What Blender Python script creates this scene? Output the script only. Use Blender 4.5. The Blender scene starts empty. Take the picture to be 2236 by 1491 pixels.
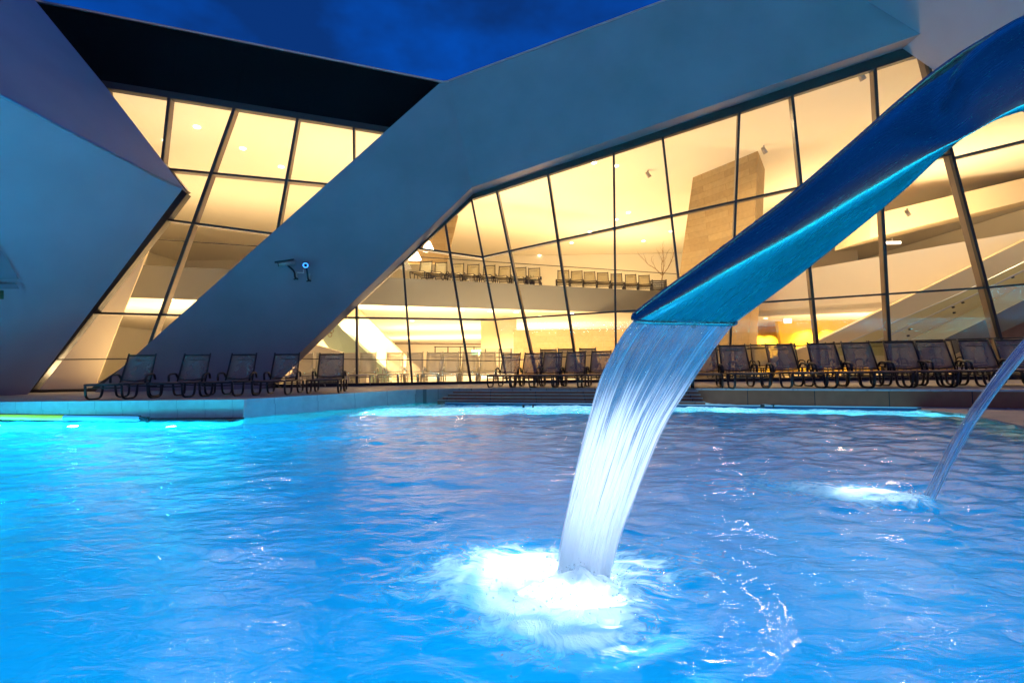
import bpy, bmesh, math, random
from mathutils import Vector, Matrix, noise
random.seed(7)
D = bpy.data
SC = bpy.context.scene
COL = SC.collection

# ------------------------------------------------------------------ camera
F = 1118.0
CAMZ = 0.95
PITCH, ROLL = math.atan(56.7 / F), math.radians(0.86)
f_ = Vector((0, math.cos(PITCH), math.sin(PITCH)))
u0 = Vector((0, -math.sin(PITCH), math.cos(PITCH)))
r_ = Vector((1, 0, 0)) * math.cos(ROLL) - u0 * math.sin(ROLL)
u_ = u0 * math.cos(ROLL) + Vector((1, 0, 0)) * math.sin(ROLL)
cam = D.cameras.new('camera'); camo = D.objects.new('camera', cam); COL.objects.link(camo)
cam.lens = 18.0; cam.sensor_width = 36.0; cam.clip_start = 0.05; cam.clip_end = 3000
camo.matrix_world = Matrix(((r_.x, u_.x, -f_.x, 0), (r_.y, u_.y, -f_.y, 0), (r_.z, u_.z, -f_.z, CAMZ), (0, 0, 0, 1)))
SC.camera = camo
O = Vector((0, 0, CAMZ))

# ------------------------------------------------------------------ sky (dusk, no sun above the horizon)
W = D.worlds.new('World'); SC.world = W; W.use_nodes = True
nt = W.node_tree; N = nt.nodes; L = nt.links
bg = N['Background']
tc = N.new('ShaderNodeTexCoord')
mp = N.new('ShaderNodeMapping'); mp.inputs['Scale'].default_value = (1.4, 1.4, 2.6); mp.inputs['Location'].default_value = (0.3, 0.1, 0.7)
nz = N.new('ShaderNodeTexNoise'); nz.inputs['Scale'].default_value = 2.2; nz.inputs['Detail'].default_value = 5; nz.inputs['Roughness'].default_value = .55
rp = N.new('ShaderNodeValToRGB')
rp.color_ramp.elements[0].position = .36; rp.color_ramp.elements[0].color = (.003, .034, .19, 1)
rp.color_ramp.elements[1].position = .62; rp.color_ramp.elements[1].color = (.001, .082, .52, 1)
L.new(tc.outputs['Generated'], mp.inputs['Vector']); L.new(mp.outputs[0], nz.inputs['Vector']); L.new(nz.outputs['Fac'], rp.inputs['Fac'])
sp = N.new('ShaderNodeSeparateXYZ'); L.new(tc.outputs['Generated'], sp.inputs[0])
# afterglow low in the sky on the far side of the pool
mr = N.new('ShaderNodeMapRange'); mr.inputs['From Min'].default_value = 0.15; mr.inputs['From Max'].default_value = -0.9
L.new(sp.outputs['Y'], mr.inputs['Value'])
mr2 = N.new('ShaderNodeMapRange'); mr2.inputs['From Min'].default_value = 0.8; mr2.inputs['From Max'].default_value = 0.0
L.new(sp.outputs['Z'], mr2.inputs['Value'])
mu = N.new('ShaderNodeMath'); mu.operation = 'MULTIPLY'; L.new(mr.outputs[0], mu.inputs[0]); L.new(mr2.outputs[0], mu.inputs[1])
mx = N.new('ShaderNodeMix'); mx.data_type = 'RGBA'; L.new(mu.outputs[0], mx.inputs[0]); L.new(rp.outputs[0], mx.inputs[6])
mx.inputs[7].default_value = (.24, .18, .21, 1)
L.new(mx.outputs[2], bg.inputs['Color']); bg.inputs['Strength'].default_value = 1.0
SC.view_settings.view_transform = 'Standard'; SC.view_settings.look = 'None'
SC.view_settings.exposure = 0.0; SC.view_settings.gamma = 1.0
SC.render.engine = 'CYCLES'
SC.cycles.max_bounces = 8; SC.cycles.transparent_max_bounces = 24
SC.cycles.sample_clamp_indirect = 6.0

# ------------------------------------------------------------------ picking points on real planes
def ray(px, py):
    return (f_ * F + r_ * (px - 1118.0) + u_ * (745.5 - py)).normalized()
def at_z(px, py, z):
    d = ray(px, py); return O + d * ((z - O.z) / d.z)
def at_y(px, py, y):
    d = ray(px, py); return O + d * ((y - O.y) / d.y)
class Plane:
    def __init__(s, p, n): s.p = Vector(p); s.n = Vector(n).normalized()
    def at(s, px, py):
        d = ray(px, py); return O + d * ((s.p - O).dot(s.n) / d.dot(s.n))
def plane3(a, b, c):
    n = (b - a).cross(c - a)
    if n.y > 0: n = -n
    return Plane(a, n)

# ------------------------------------------------------------------ object helpers
def tag(o, label=None, cat=None, group=None, kind=None):
    if label: o['label'] = label
    if cat: o['category'] = cat
    if group: o['group'] = group
    if kind: o['kind'] = kind
    return o
def empty(name, loc=(0, 0, 0), label=None, cat=None, group=None, rz=0):
    o = D.objects.new(name, None); COL.objects.link(o); o.location = loc; o.rotation_euler = (0, 0, rz)
    o.empty_display_size = .2
    return tag(o, label, cat, group)
def obj(name, bm, mat, parent=None, smooth=False, local=False):
    """link a bmesh as ONE object; vertices are in world space unless local"""
    me = D.meshes.new(name)
    if parent is not None and not local:
        bm.transform(abs_mat(parent).inverted())
    bmesh.ops.recalc_face_normals(bm, faces=bm.faces[:])
    bm.to_mesh(me); bm.free()
    me.materials.append(mat)
    if smooth:
        for p in me.polygons: p.use_smooth = True
    o = D.objects.new(name, me); COL.objects.link(o)
    if parent is not None: o.parent = parent
    return o
def abs_mat(o):
    m = Matrix.LocRotScale(o.location, o.rotation_euler, o.scale)
    return abs_mat(o.parent) @ m if o.parent else m
def poly(bm, pts):
    return bm.faces.new([bm.verts.new(p) for p in pts])
def prism(bm, pts, off):
    off = Vector(off); n = len(pts)
    a = [bm.verts.new(p) for p in pts]; b = [bm.verts.new(Vector(p) + off) for p in pts]
    bm.faces.new(a); bm.faces.new(b[::-1])
    for i in range(n): bm.faces.new((a[i], b[i], b[(i + 1) % n], a[(i + 1) % n]))
def box(bm, c, s, m=None):
    x, y, z = s[0] / 2, s[1] / 2, s[2] / 2
    vs = []
    for p in ((-x, -y, -z), (x, -y, -z), (x, y, -z), (-x, y, -z), (-x, -y, z), (x, -y, z), (x, y, z), (-x, y, z)):
        v = Vector(p)
        if m: v = m @ v
        vs.append(bm.verts.new(v + Vector(c)))
    for q in ((0, 3, 2, 1), (4, 5, 6, 7), (0, 1, 5, 4), (1, 2, 6, 5), (2, 3, 7, 6), (3, 0, 4, 7)):
        bm.faces.new([vs[i] for i in q])
def bar(bm, p, q, w, dp, n, back=0.0):
    """rectangular bar from p to q, width w in the plane, depth dp behind the plane (n = outward normal)"""
    p, q, n = Vector(p), Vector(q), Vector(n).normalized()
    t = (q - p).normalized(); s = t.cross(n).normalized() * (w / 2)
    prism(bm, [p - s - n * back, p + s - n * back, q + s - n * back, q - s - n * back], -n * dp)
def tube(bm, pts, r, seg=8, cap=True, closed=False):
    pts = [Vector(p) for p in pts]; rings = []
    n = len(pts); prev = None
    for i, p in enumerate(pts):
        a = pts[(i - 1) % n] if (closed or i > 0) else p
        b = pts[(i + 1) % n] if (closed or i < n - 1) else p
        t = (b - a).normalized()
        if prev is None:
            x = t.orthogonal().normalized()
        else:
            x = (prev - t * prev.dot(t)).normalized()
        prev = x; y = t.cross(x)
        rr = r[i] if isinstance(r, (list, tuple)) else r
        rings.append([bm.verts.new(p + (x * math.cos(2 * math.pi * k / seg) + y * math.sin(2 * math.pi * k / seg)) * rr) for k in range(seg)])
    m = n if closed else n - 1
    for i in range(m):
        A, B = rings[i], rings[(i + 1) % n]
        for k in range(seg): bm.faces.new((A[k], A[(k + 1) % seg], B[(k + 1) % seg], B[k]))
    if cap and not closed:
        bm.faces.new(rings[0][::-1]); bm.faces.new(rings[-1])
def arc(pts, n=5):
    """round the corners of a polyline"""
    pts = [Vector(p) for p in pts]; out = [pts[0]]
    for i in range(1, len(pts) - 1):
        a, b, c = pts[i - 1], pts[i], pts[i + 1]
        k = .35
        s = b + (a - b) * k; e = b + (c - b) * k
        for j in range(n + 1):
            t = j / n; out.append(s * (1 - t) ** 2 + b * 2 * t * (1 - t) + e * t * t)
    out.append(pts[-1]); return out

# ------------------------------------------------------------------ materials
def mat(name, col, rough=.6, metal=0, var=.08, vscale=3, bump=0, bscale=40, emit=None, estr=0, trans=0):
    m = D.materials.new(name); m.use_nodes = True; nt = m.node_tree; N = nt.nodes; L = nt.links
    b = N['Principled BSDF']; b.inputs['Roughness'].default_value = rough; b.inputs['Metallic'].default_value = metal
    tc = N.new('ShaderNodeTexCoord')
    if var:
        nz = N.new('ShaderNodeTexNoise'); nz.inputs['Scale'].default_value = vscale; nz.inputs['Detail'].default_value = 4
        L.new(tc.outputs['Object'], nz.inputs['Vector'])
        r = N.new('ShaderNodeValToRGB'); r.color_ramp.elements[0].position = .3; r.color_ramp.elements[1].position = .7
        r.color_ramp.elements[0].color = tuple(c * (1 - var) for c in col) + (1,)
        r.color_ramp.elements[1].color = tuple(min(1, c * (1 + var)) for c in col) + (1,)
        L.new(nz.outputs['Fac'], r.inputs['Fac']); L.new(r.outputs[0], b.inputs['Base Color'])
    else: b.inputs['Base Color'].default_value = tuple(col) + (1,)
    if bump:
        n2 = N.new('ShaderNodeTexNoise'); n2.inputs['Scale'].default_value = bscale; n2.inputs['Detail'].default_value = 3
        L.new(tc.outputs['Object'], n2.inputs['Vector'])
        bp = N.new('ShaderNodeBump'); bp.inputs['Strength'].default_value = bump; bp.inputs['Distance'].default_value = .01
        L.new(n2.outputs['Fac'], bp.inputs['Height']); L.new(bp.outputs[0], b.inputs['Normal'])
    if emit:
        b.inputs['Emission Color'].default_value = tuple(emit) + (1,); b.inputs['Emission Strength'].default_value = estr
    if trans: b.inputs['Transmission Weight'].default_value = trans
    return m
def brickmat(name, c1, c2, cm, scale, w=.6, h=.3, mortar=.01, rough=.7, bump=.3, axis='XZ', bias=0):
    m = D.materials.new(name); m.use_nodes = True; nt = m.node_tree; N = nt.nodes; L = nt.links
    b = N['Principled BSDF']; b.inputs['Roughness'].default_value = rough
    tc = N.new('ShaderNodeTexCoord'); sx = N.new('ShaderNodeSeparateXYZ'); cx = N.new('ShaderNodeCombineXYZ')
    L.new(tc.outputs['Object'], sx.inputs[0])
    L.new(sx.outputs[axis[0]], cx.inputs[0]); L.new(sx.outputs[axis[1]], cx.inputs[1])
    br = N.new('ShaderNodeTexBrick'); br.inputs['Scale'].default_value = scale
    br.inputs['Brick Width'].default_value = w; br.inputs['Row Height'].default_value = h; br.inputs['Mortar Size'].default_value = mortar
    br.inputs['Bias'].default_value = bias
    br.inputs['Color1'].default_value = c1 + (1,); br.inputs['Color2'].default_value = c2 + (1,); br.inputs['Mortar'].default_value = cm + (1,)
    L.new(cx.outputs[0], br.inputs['Vector'])
    nz = N.new('ShaderNodeTexNoise'); nz.inputs['Scale'].default_value = 6; nz.inputs['Detail'].default_value = 6; L.new(tc.outputs['Object'], nz.inputs['Vector'])
    mx = N.new('ShaderNodeMix'); mx.data_type = 'RGBA'; mx.blend_type = 'MULTIPLY'; mx.inputs[0].default_value = .35
    L.new(br.outputs['Color'], mx.inputs[6]); L.new(nz.outputs['Fac'], mx.inputs[7]); L.new(mx.outputs[2], b.inputs['Base Color'])
    bp = N.new('ShaderNodeBump'); bp.inputs['Strength'].default_value = bump; bp.inputs['Distance'].default_value = .01
    L.new(br.outputs['Fac'], bp.inputs['Height']); bp.invert = True; L.new(bp.outputs[0], b.inputs['Normal'])
    return m
def glassmat(name, tint=(1, 1, 1), ior=1.45):
    m = D.materials.new(name); m.use_nodes = True; nt = m.node_tree; N = nt.nodes; L = nt.links
    for n in list(N): N.remove(n)
    out = N.new('ShaderNodeOutputMaterial'); tr = N.new('ShaderNodeBsdfTransparent'); tr.inputs[0].default_value = tint + (1,)
    gl = N.new('ShaderNodeBsdfGlossy'); gl.inputs['Roughness'].default_value = .01
    fr = N.new('ShaderNodeFresnel'); fr.inputs['IOR'].default_value = ior
    ms = N.new('ShaderNodeMixShader'); L.new(fr.outputs[0], ms.inputs[0]); L.new(tr.outputs[0], ms.inputs[1]); L.new(gl.outputs[0], ms.inputs[2])
    L.new(ms.outputs[0], out.inputs[0]); return m

M = dict(
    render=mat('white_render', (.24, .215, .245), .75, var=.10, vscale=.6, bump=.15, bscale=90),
    render2=mat('white_render_pale', (.38, .345, .38), .75, var=.08, vscale=.5, bump=.15, bscale=90),
    black=mat('dark_cladding', (.003, .003, .004), .9, var=.15, vscale=1),
    frame=mat('anthracite_frame', (.025, .024, .026), .45, .2, var=.1),
    fin=mat('bronze_mullion_fin', (.16, .12, .09), .5, .1, var=.1),
    trim=mat('aluminium_trim', (.5, .52, .55), .35, .9, var=.05),
    plaster=mat('warm_plaster', (.80, .74, .62), .85, var=.02, vscale=.4),
    plaster2=mat('beige_plaster', (.78, .64, .42), .85, var=.03, vscale=.4),
    fascia=mat('grey_plaster_fascia', (.15, .15, .145), .8, var=.03, vscale=.4),
    yellow=mat('yellow_paint', (.86, .56, .03), .7, var=.03, vscale=1),
    orange=mat('orange_wall', (.8, .42, .15), .7, var=.05, vscale=1),
    stone=brickmat('sandstone', (.40, .27, .12), (.48, .34, .16), (.37, .25, .11), 1, 1.3, .33, .012, .8, .25),
    deck=brickmat('deck_paving', (.42, .37, .31), (.47, .42, .36), (.2, .17, .14), 1, .6, .6, .008, .55, .3, 'XY'),
    coping=brickmat('pale_coping_stone', (.62, .80, .72), (.66, .82, .75), (.45, .6, .55), 1, .6, .6, .008, .45, .2, 'XZ'),
    copingtop=brickmat('pale_coping_top', (.60, .60, .58), (.64, .64, .62), (.42, .44, .46), 1, .6, .6, .008, .5, .2, 'XY'),
    brown=brickmat('brown_stone_cladding', (.38, .145, .07), (.42, .16, .08), (.05, .035, .035), 1, 1.2, .62, .008, .5, .25),
    gutter=mat('blue_gutter', (.03, .07, .16), .35, .3, var=.1),
    floor=mat('hall_floor', (.50, .44, .36), .35, var=.06, vscale=2),
    tile=mat('pool_tiles', (.02, .55, .92), .5, var=.16, vscale=.55),
    sling=mat('grey_mesh_sling', (.40, .27, .20), .8, var=.04, vscale=3),
    pale=mat('cream_sling', (.88, .84, .70), .7, var=.05, vscale=20),
    olive=mat('beige_mesh_sling', (.66, .57, .36), .8, var=.05, vscale=20),
    tubem=mat('dark_powder_coat', (.035, .030, .030), .4, .5, var=.1, vscale=10),
    tubep=mat('silver_tube', (.5, .48, .42), .35, .8, var=.1, vscale=10),
    steel=mat('steel_chute', (.25, .38, .33), .24, 1.0, var=.06, vscale=3),
    green=mat('emissive_green_tube', (.30, .75, .10), .25, var=.1, vscale=8, emit=(.30, .75, .06), estr=.7),  # tube colour with weak emission on top
    blue=mat('emissive_blue_tube', (.10, .42, .70), .25, var=.1, vscale=8, emit=(.05, .42, .75), estr=.7),  # same weak emission in the blue half
    cap=mat('black_rubber', (.02, .02, .025), .6),
    wood=mat('branch_bark', (.30, .19, .09), .9, var=.2, vscale=20),
    leaf=mat('plant_leaves', (.06, .10, .04), .7, var=.3, vscale=20),
    mint=mat('mint_lacquer', (.55, .72, .60), .4, var=.02),
    brownu=mat('dark_brown_soffit', (.22, .11, .07), .8, var=.1),
    lampw=mat('lamp_glow', (1, 1, 1), .5, var=0, emit=(1.0, .86, .60), estr=9),
    signw=mat('lit_sign', (1, 1, 1), .5, var=0, emit=(1.0, .97, .9), estr=3),
    signg=mat('lit_green_sign', (.3, .9, .6), .5, var=0, emit=(.45, 1.0, .75), estr=1.4),
    ringb=mat('blue_led_ring', (.1, .3, 1), .4, var=0, emit=(.05, .33, 1.0), estr=2.2),
    camgrey=mat('camera_housing', (.35, .31, .29), .4, .3, var=.1, vscale=20),
    glass=glassmat('clear_glazing', (.97, .985, .97)),
    glassr=glassmat('greenish_balustrade_glass', (.80, .86, .70), 1.12),
)
# mesh slings let some light through
def sling_trans(m, k):
    nt = m.node_tree; N = nt.nodes; L = nt.links
    out = [n for n in N if n.type == 'OUTPUT_MATERIAL'][0]; b = N['Principled BSDF']
    t = N.new('ShaderNodeBsdfTransparent'); s = N.new('ShaderNodeMixShader'); s.inputs[0].default_value = k
    L.new(b.outputs[0], s.inputs[1]); L.new(t.outputs[0], s.inputs[2]); L.new(s.outputs[0], out.inputs[0])
def brushed(m, ax):
    nt = m.node_tree; N = nt.nodes; L = nt.links; b = N['Principled BSDF']
    tc = N.new('ShaderNodeTexCoord'); dt = N.new('ShaderNodeVectorMath'); dt.operation = 'DOT_PRODUCT'; L.new(tc.outputs['Object'], dt.inputs[0]); dt.inputs[1].default_value = ax
    sc = N.new('ShaderNodeVectorMath'); sc.operation = 'SCALE'; sc.inputs[0].default_value = ax; L.new(dt.outputs['Value'], sc.inputs['Scale'])
    m1 = N.new('ShaderNodeVectorMath'); m1.operation = 'MULTIPLY'; L.new(sc.outputs[0], m1.inputs[0]); m1.inputs[1].default_value = (.965, .965, .965)
    sb = N.new('ShaderNodeVectorMath'); sb.operation = 'SUBTRACT'; L.new(tc.outputs['Object'], sb.inputs[0]); L.new(m1.outputs[0], sb.inputs[1])
    nz = N.new('ShaderNodeTexNoise'); nz.inputs['Scale'].default_value = 70; nz.inputs['Detail'].default_value = 5; L.new(sb.outputs[0], nz.inputs['Vector'])
    bp = N.new('ShaderNodeBump'); bp.inputs['Strength'].default_value = .003; bp.inputs['Distance'].default_value = .004; L.new(nz.outputs['Fac'], bp.inputs['Height']); L.new(bp.outputs[0], b.inputs['Normal'])
    mr = N.new('ShaderNodeMapRange'); mr.inputs['From Min'].default_value = .35; mr.inputs['From Max'].default_value = .65; mr.inputs['To Min'].default_value = .25; mr.inputs['To Max'].default_value = .29
    L.new(nz.outputs['Fac'], mr.inputs['Value']); L.new(mr.outputs[0], b.inputs['Roughness'])
brushed(M['steel'], Vector((.62, -.58, .53)).normalized())
M['black'].node_tree.nodes['Principled BSDF'].inputs['Specular IOR Level'].default_value = .1
sling_trans(M['sling'], .48); sling_trans(M['pale'], .5); sling_trans(M['olive'], .25)

# ------------------------------------------------------------------ key levels and planes
ZD = 0.38                                        # terrace level above the water
A_ = Plane((-1.1, 18.6, ZD), (0.16, -1, -0.02))  # left glazing plane
crT, crB = A_.at(1029, 432), A_.at(1108, 836)
B_ = plane3(crT, crB, at_y(2208, 829, 15.0))
cbT, cbB = B_.at(2018, 108), B_.at(2208, 829)
C_ = plane3(cbT, cbB, at_y(2500, 815, 13.8))
RV = 0.72                                        # how far the white beams stand in front of the glass
A2 = Plane(A_.p + A_.n * RV, A_.n)
fT, fB = A2.at(980, 178), A2.at(1030, 410)
B2 = plane3(fT, fB, B_.at(2010, 75) + B_.n * RV)
gT, gB = B2.at(1728, -100), B2.at(2010, 75)
C2 = plane3(gT, gB, C_.at(2420, 300) + C_.n * RV)

# ================================================================== GROUND, POOL
# pool shape: terrace outlines on real ground coordinates
q1 = at_z(530, 872, ZD); q0 = Vector((-30, q1.y + .35 + 0.03 * 30, 0)); q0 = Vector((-30, 12.6, 0))
q2 = at_z(905, 850, ZD)
s1 = Vector((q2.x + .06, q2.y - 0.1, 0))
e1 = at_z(1520, 848, ZD); e2 = at_z(2236, 851, ZD)
dE = (e2 - e1).normalized(); e3 = e2 + dE * 10
e0 = e1 - dE * ((e1.x - s1.x) / dE.x) if True else None
deckZ = ZD
def xy(v, z): return Vector((v.x, v.y, z))
def fillpoly(bm, pts, ztop, zbot):
    prism(bm, [xy(p, ztop) for p in pts], (0, 0, zbot - ztop))
# terrace in three convex pieces below one label
stairL, stairR = at_z(1000, 848, ZD), e1
bm = bmesh.new()
inL = Vector((q2.x, q2.y, 0))
outline = [q0, q1, q2, stairL, stairL + Vector((0, 1.2, 0)) * 0 , stairR, e2, e3, Vector((32, 19.5, 0)), Vector((32, 70, 0)), Vector((-32, 70, 0))]
outline = [q0, q1, q2, stairL, stairR, e2, e3, Vector((34, 12, 0)), Vector((34, 70, 0)), Vector((-34, 70, 0)), Vector((-34, 12.6, 0))]
fillpoly(bm, outline, ZD, -1.5)
tag(obj('terrace', bm, M['deck']), kind='structure')
# cladding panels in front of the terrace edge
def facing(name, a, b, ztop, zbot, out, m):
    bm = bmesh.new(); a, b = Vector(a), Vector(b); t = (b - a).normalized(); n = Vector((t.y, -t.x, 0))
    if n.y > 0: n = -n
    prism(bm, [xy(a, zbot), xy(b, zbot), xy(b, ztop), xy(a, ztop)], n * out)
    return obj(name, bm, m)
tag(facing('coping_band', q0, q1 + Vector((.08, 0, 0)), ZD + .004, ZD - .17, .09, M['coping']), kind='structure')
tag(facing('coping_band', q1, q2, ZD + .004, ZD - .13, .06, M['coping']), kind='structure')
tag(facing('pool_wall', q0, q1 + Vector((.05, 0, 0)), ZD - .172, -1.4, .05, M['coping']), kind='structure')
tag(facing('pool_wall', q1, q2, ZD - .132, -1.4, .03, M['coping']), kind='structure')
w0 = facing('retaining_wall', stairR, e3 + dE * 14, ZD - .035, -1.3, .04, M['brown']); tag(w0, kind='structure')
w1 = facing('terrace_edge', stairR, e3 + dE * 14, ZD + .004, ZD - .034, .07, M['copingtop']); tag(w1, kind='structure')
# steps going down to the pool
bm = bmesh.new()
sd = Vector((dE.y, -dE.x, 0));  sd = sd if sd.y < 0 else -sd
for i in range(4):
    zt = ZD - .075 * (i + 1) + .02
    a = stairL + Vector((-.14 * (i + 1), 0, 0)) * 0.9; b = stairR + Vector((0, 0, 0))
    dr = .14 * (i + 1)
    prism(bm, [xy(a + Vector((0, -dr, 0)), zt), xy(b + Vector((0.0, -dr, 0)), zt), xy(b, zt), xy(a, zt)], (0, 0, -1.2))
tag(obj('steps', bm, M['brown']), kind='structure')
bm = bmesh.new()
for i in range(4):
    zt = ZD - .075 * (i + 1) + .02; dr = .14 * (i + 1)
    a = stairL + Vector((-.126 * (i + 1), -dr - .004, 0)); b = stairR + Vector((0, -dr - .004, 0))
    prism(bm, [xy(a, zt + .004), xy(b, zt + .004), xy(b + Vector((0, .03, 0)), zt + .004), xy(a + Vector((0, .03, 0)), zt + .004)], (0, 0, -.016))
tag(obj('step_edges', bm, M['copingtop']), kind='structure')
# low paving between pool and retaining wall on the right
bm = bmesh.new()
pv = [at_z(2000, 893, .03), at_z(2120, 905, .03), at_z(2236, 930, .03), at_z(2420, 990, .03), e3 + dE * 5 + Vector((0, -.0, 0)), at_z(2236, 893, .03), at_z(2010, 884, .03)]
pv = [Vector((p.x, p.y, .03)) for p in pv]
prism(bm, pv, (0, 0, -1.3))
tag(obj('pool_pavement', bm, M['deck']), kind='structure')
# overflow gutter
bm = bmesh.new()
g0, g1 = at_z(972, 880, .05), at_z(1300, 882, .05); g2 = at_z(2012, 891, .05)
for a, b in ((g0, g1), (g1, g2)):
    prism(bm, [xy(a, .05), xy(b, .05), xy(b + Vector((0, .25, 0)), .05), xy(a + Vector((0, .25, 0)), .05)], (0, 0, -.4))
gut = obj('overflow_gutter', bm, M['gutter']); tag(gut, 'dark blue overflow gutter box along the far waterline under the brown wall', 'gutter')
bm = bmesh.new()
for a, b in ((g0, g1), (g1, g2)): tube(bm, [xy(a, .062), xy(b, .062)], .012, 6)
obj('edge_tube', bm, M['trim'], gut)
for px in (1665, 1143):
    p = at_z(px, 886, .06); bm = bmesh.new(); box(bm, (p.x, p.y - .0, .055), (.05, .08, .07)); obj('bracket', bm, M['cap'], gut); bm = bmesh.new(); box(bm, (p.x + .22, p.y, .055), (.04, .08, .07)); obj('bracket', bm, M['cap'], gut)
# basin
bm = bmesh.new()
zb = -1.35
bmv = [bm.verts.new(v) for v in ((-34, -8, zb), (34, -8, zb), (34, 16, zb), (-34, 16, zb))]
bm.faces.new(bmv)
for a, b in (((-34, -8), (34, -8)), ((-34, -8), (-34, 16)), ((34, -8), (34, 16))):
    poly(bm, [(a[0], a[1], zb), (b[0], b[1], zb), (b[0], b[1], .0), (a[0], a[1], .0)])
tag(obj('pool_basin', bm, M['tile']), kind='structure')
bm = bmesh.new()
box(bm, (0, -12, -.6), (90, 8, 1.96)); box(bm, (42, 10, -.6), (16, 60, 1.96)); box(bm, (-42, 10, -.6), (16, 60, 1.96))
tag(obj('ground', bm, M['deck']), kind='structure')

# ------------------------------------------------------------------ water surface
I1 = at_z(1262, 1275, 0); I2 = at_z(2010, 1085, 0)
def foamfield(x, y):
    """where the water is aerated: at the two impacts, their wakes and along the far gutter"""
    v = 0
    dx, dy = x - I1.x, y - I1.y
    v += 2.2 * math.exp(-(((dx + .05) / .20) ** 2 + ((dy + .17) / .27) ** 2))
    v += 1.15 * math.exp(-(((dx + .2) / .32) ** 2 + ((dy + .10) / .36) ** 2))
    v +=   .95 * math.exp(-(((dx + .48) / .42) ** 2 + ((dy - .18) / .36) ** 2))
    v += .6 * math.exp(-(((dx - .38) / .35) ** 2 + ((dy - .25) / .3) ** 2))
    v += .42 * math.exp(-((dx / .6) ** 2 + (dy / .65) ** 2))
    ex, ey = x - I2.x, y - I2.y
    v += 1.6 * math.exp(-(((ex + .3) / .36) ** 2 + ((ey - .05) / .3) ** 2))
    v += .8 * math.exp(-(((ex + .9) / .7) ** 2 + ((ey - .45) / .42) ** 2))
    if -4.5 < x < 13:
        yf = 12.6 - .15 * max(0, x - 2) - max(0, x - 9) * .5
        v += 1.25 * math.exp(-((y - yf) / (2.3 if y < yf else 1.3)) ** 2) * min(1, (x + 4.5) / 2)
    return v
def height(x, y):
    r = math.hypot(x, y)
    h = .018 * noise.noise(Vector((x * .55, y * .8, 1.3)))
    h += .010 * noise.noise(Vector((x * 1.6 + y * .5, y * 2.3, 4.1)))
    h += .0045 * noise.noise(Vector((x * 4.2, y * 5.5, 8.7)))
    k = min(1, max(0, (y - 2.2) / 5))
    h += (.004 + .022 * k) * noise.noise(Vector((x * 3.0, y * 4.4, 2.7)))
    kr = min(1, max(0, (x - .7) / 2.2)); kr = kr * kr * (3 - 2 * kr) * min(1, max(.25, (y - .8) / 1.5))
    h += .026 * kr * noise.noise(Vector((x * 2.6 + y * 1.1, y * 4.6 - x * .8, 12.7)))
    h += .007 * kr * noise.noise(Vector((x * 8, y * 12, 3.3)))
    d1 = math.hypot(x - I1.x, (y - I1.y) * 1.0)
    h += .011 * math.sin(d1 * 24 + 2 * noise.noise(Vector((x * 2, y * 2, 3)))) * math.exp(-d1 / .7) * min(1, d1 / .15)
    h += .022 * math.exp(-(d1 / .2) ** 2) * (1 + noise.noise(Vector((x * 18, y * 18, 1))))
    d2 = math.hypot(x - I2.x + .2, y - I2.y)
    h += .014 * math.sin(d2 * 15) * math.exp(-d2 / 1.1) * min(1, d2 / .2)
    h += .03 * math.exp(-(d2 / .25) ** 2)
    if y > 9.5 and -4.5 < x < 13:
        h += .045 * max(0, noise.noise(Vector((x * 4.5, y * 3, 6)))) * min(1, (y - 9.5) / 2.5)
    f = foamfield(x, y)
    h += .012 * min(f, 1.5) * noise.noise(Vector((x * 11, y * 11, 5)))
    return h
ys = [-8, -6, -4, -2.5, -1.5, -.8, -.3]
y = 0.05
while y < 15.5:
    ys.append(y); y += max(.011, y * .0085)
NC = 420
us = [-1 + 2 * i / NC for i in range(NC + 1)]
bm = bmesh.new()
fl = bm.verts.layers.float.new('foam')
rows = []
for y in ys:
    w = 1.2 + abs(y) * 1.35
    row = []
    for u in us:
        x = u * w
        v = bm.verts.new((x, y, height(x, y) if y > -.5 else 0)); v[fl] = foamfield(x, y); row.append(v)
    a = bm.verts.new((-34, y, 0)); b = bm.verts.new((34, y, 0))
    rows.append([a] + row + [b])
for i in range(len(rows) - 1):
    A, B = rows[i], rows[i + 1]
    for k in range(len(A) - 1): bm.faces.new((A[k], A[k + 1], B[k + 1], B[k]))

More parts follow.
